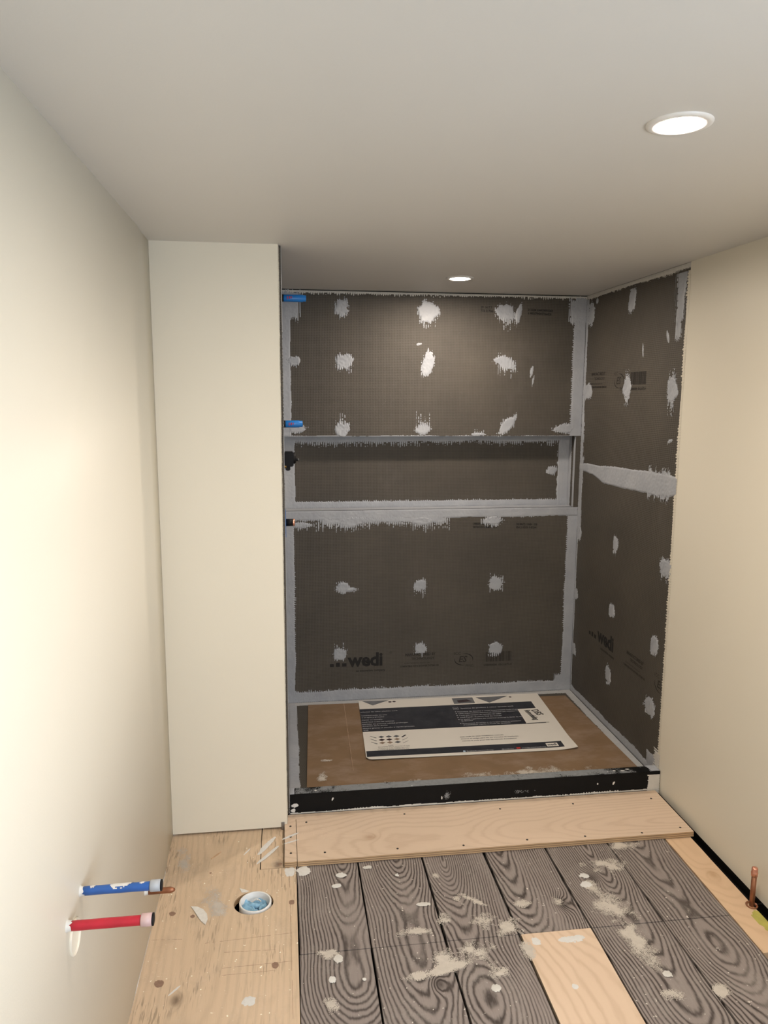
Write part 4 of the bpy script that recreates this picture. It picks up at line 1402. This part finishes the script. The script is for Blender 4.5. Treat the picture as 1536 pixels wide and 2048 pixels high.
# ------------------------------------------------------------------ vertical copper by the right wall
rp = thing('copper_riser', (1.479, 2.034, -0.001), 'upright capped copper pipe rising from floor beside right wall', 'pipe')
lathe('pipe_tube', M['copper_dark'], [(0.0080, -0.03), (0.0080, 0.124)], 'z', rp, seg=24)
lathe('pipe_cap', M['copper'], [(0.0101, 0.106), (0.0101, 0.113), (0.0108, 0.115), (0.0108, 0.118), (0.0096, 0.120), (0.0096, 0.131), (0.0085, 0.1345), (0.0030, 0.1355)], 'z', rp, seg=24)
lathe('escutcheon', M['copper_dark'], [(0.0185, 0.0012), (0.0190, 0.0035), (0.0165, 0.0048), (0.0125, 0.0022)], 'z', rp, seg=28, cap=False)
lathe('set_screw', M['copper'], [(0.003, 0.0), (0.003, 0.006), (0.001, 0.007)], 'z', rp, (0.012, -0.003, 0.002), seg=12)
box('wire_tail', M['black'], 0.014, 0.040, -0.0010, 0.0008, 0.002, 0.004, rp)

# ------------------------------------------------------------------ floor drain pipe
fd = thing('drain_pipe', (DX + 0.003, DY, -0.01), 'open white plastic drain pipe end in hole of plywood floor', 'pipe')
lathe('pipe_wall', M['pvc'], [(0.0520, -0.12), (0.0520, 0.0120), (0.0510, 0.0135), (0.0470, 0.0135), (0.0460, 0.0125), (0.0460, -0.12)], 'z', fd, seg=48, cap=False)
rg = thing('stuffed_rag', (DX + 0.003, DY, -0.032), 'crumpled pale blue rag stuffed inside white drain pipe', 'rag')
bm = bmesh.new()
n_, m_ = 60, 26
gr = {}
for j in range(m_ + 1):
    for i in range(n_):
        rr = 0.0458 * j / m_
        a = 2 * math.pi * i / n_
        x, y = rr * math.cos(a), rr * math.sin(a)
        U_, V_ = np.array([x + 1.0]), np.array([y + 1.0])
        h = 0.016 * abs(float(vn(U_, V_, 0.022, 5)[0]) - 0.5) * 2 + 0.014 * float(vn(U_, V_, 0.030, 8)[0]) + \
            0.006 * abs(math.sin((x * 0.8 + y * 1.3) * 190 + 3 * float(vn(U_, V_, 0.02, 9)[0])))
        gr[i, j] = bm.verts.new((x, y, h - 0.006))
for j in range(m_):
    for i in range(n_):
        if j == 0:
            continue
        bm.faces.new((gr[i, j], gr[(i + 1) % n_, j], gr[(i + 1) % n_, j + 1], gr[i, j + 1]))
bm.faces.new([gr[i, 1] for i in range(n_)])
for i in range(n_):
    bm.verts.remove(gr[i, 0])
from_bm('cloth', bm, M['rag'], rg, smooth=True)
bm = bmesh.new()
# a rolled fold and a white frilled hem on top
for (x0, y0, x1, y1, r0) in [(-0.028, 0.004, 0.020, 0.006, 0.0095), (-0.022, -0.020, 0.012, -0.026, 0.008), (0.012, -0.014, 0.034, 0.008, 0.008)]:
    prev = None
    for s in range(15):
        t = s / 14
        c_ = Vector((x0 + (x1 - x0) * t, y0 + (y1 - y0) * t + 0.003 * math.sin(t * 7), 0.014 + 0.004 * math.sin(t * 3.1)))
        d = Vector((x1 - x0, y1 - y0, 0)).normalized()
        nn = Vector((-d.y, d.x, 0))
        rad = r0 * (0.25 + 0.75 * math.sin(math.pi * min(1, max(0, t))) ** 0.5) * (1 + 0.12 * math.sin(t * 22))
        ring = [bm.verts.new(c_ + (nn * math.cos(q * math.pi / 6) + Vector((0, 0, 0.8)) * math.sin(q * math.pi / 6)) * rad) for q in range(12)]
        if prev:
            for q in range(12):
                bm.faces.new((prev[q], prev[(q + 1) % 12], ring[(q + 1) % 12], ring[q]))
        prev = ring
from_bm('fold', bm, M['rag'], rg, smooth=True)
bm = bmesh.new()
prev = None
for s in range(40):
    t = s / 39
    c_ = Vector((-0.012 + 0.030 * t, 0.020 + 0.006 * math.sin(t * 3.1) + 0.0015 * math.sin(t * 40), 0.018 + 0.005 * math.sin(t * 3.1)))
    ring = [bm.verts.new(c_ + Vector((0, math.cos(q * math.pi / 4) * 0.0028, math.sin(q * math.pi / 4) * 0.0028))) for q in range(8)]
    if prev:
        for q in range(8):
            bm.faces.new((prev[q], prev[(q + 1) % 8], ring[(q + 1) % 8], ring[q]))
    prev = ring
hem = from_bm('hem', bm, M['white_paint'], rg, smooth=True)
hem['label'] = 'white frilled edge of rag'

# ------------------------------------------------------------------ loose flakes


def flake(name, pts, z0, mat, label, cat='debris', th=0.0022, lift=0.004):
    c_ = Vector((sum(p[0] for p in pts) / len(pts), sum(p[1] for p in pts) / len(pts), z0))
    bm = bmesh.new()
    a = [bm.verts.new((p[0] - c_.x, p[1] - c_.y, th + lift * (i % 2) * 0.3)) for i, p in enumerate(pts)]
    b = [bm.verts.new((p[0] - c_.x, p[1] - c_.y, 0.0)) for p in pts]
    bm.faces.new(a)
    bm.faces.new(b[::-1])
    n__ = len(pts)
    for i in range(n__):
        bm.faces.new((a[i], a[(i + 1) % n__], b[(i + 1) % n__], b[i]))
    o = from_bm(name, bm, mat, None, c_)
    return tag(o, label, cat)


flake('plaster_flake', [(-0.322, 2.252), (-0.300, 2.246), (-0.280, 2.232), (-0.266, 2.207), (-0.262, 2.185), (-0.267, 2.160),
                        (-0.282, 2.178), (-0.297, 2.205), (-0.310, 2.232)], 0.0012, M['flake'],
      'pointed white plaster flake lying on plywood left of drain hole')
flake('wood_splinter', [(-0.282, 2.500), (-0.2785, 2.498), (-0.248, 2.536), (-0.250, 2.538)], 0.0012, M['pine'],
      'thin pale wood splinter on plywood near partition wall')
flake('paper_scrap', [(-0.172, 2.325), (-0.155, 2.315), (-0.140, 2.306), (-0.150, 2.301), (-0.164, 2.303)], 0.0012, M['flake'],
      'tiny white scrap beside rim of drain pipe', th=0.0012)

# ------------------------------------------------------------------ fittings in the shower's left wall
XF = XC + 0.009
for zf, ln, lb in ((2.022, 0.100, 'blue plastic pipe stub high in shower wall, just below ceiling'),
                   (1.509, 0.080, 'blue plastic pipe stub in shower wall at niche top')):
    t = thing('blue_stub', (XF, 3.2, zf), lb, 'pipe')
    lathe('stub_body', M['bluecap'], [(0.0145, 0.008), (0.0150, 0.012), (0.0150, ln - 0.014), (0.0130, ln - 0.012), (0.0130, ln - 0.001), (0.0118, ln)], 'x', t, seg=8)
    lathe('stub_collar', M['black'], [(0.0150, 0.0), (0.0150, 0.0082)], 'x', t, seg=20)
    b_ = bmesh.new()
    for q, (a, w_) in enumerate([(0.022, .004), (0.030, .006), (0.040, .003)]):
        add_box(b_, a, a + w_, -0.0155, -0.0147, -0.006 + q * 0.002, 0.006)
    from_bm('red_marking', b_, M['redprint'], t)
vt = thing('shower_valve', (XF, 3.2, 1.353), 'black mixing valve body projecting from shower left wall', 'valve')
b_ = bmesh.new()
add_box(b_, 0.0, 0.040, -0.030, 0.030, -0.022, 0.040, 0, 0.004)
add_lathe(b_, [(0.024, 0.0), (0.024, 0.046), (0.020, 0.050)], 'x', (0, 0, 0.012), 24)
add_box(b_, 0.006, 0.026, -0.014, 0.014, -0.040, -0.018, 0, 0.003)
from_bm('valve_body', b_, M['black'], vt)
lathe('valve_stem', M['black'], [(0.006, 0.046), (0.006, 0.060)], 'x', vt, (0, 0, 0.006), 12)
lathe('stem_tip', M['steel'], [(0.0045, 0.060), (0.0045, 0.063)], 'x', vt, (0, 0, 0.006), 12)
lathe('brass_inlet', M['brass'], [(0.009, -0.004), (0.009, 0.010)], 'x', vt, (0, -0.020, -0.020), 12)
ct = thing('copper_outlet', (XF, 3.2, 1.089), 'short black sleeved copper outlet with blue tape in shower left wall', 'pipe')
lathe('sleeve', M['black'], [(0.0155, 0.0), (0.0155, 0.034)], 'x', ct, seg=24)
lathe('copper_end', M['copper'], [(0.0150, 0.034), (0.0155, 0.042), (0.0125, 0.042), (0.0125, 0.034)], 'x', ct, seg=24, cap=False)
box('blue_tape', M['tape'], 0.0010, 0.0045, -0.035, 0.030, -0.058, 0.052, ct)
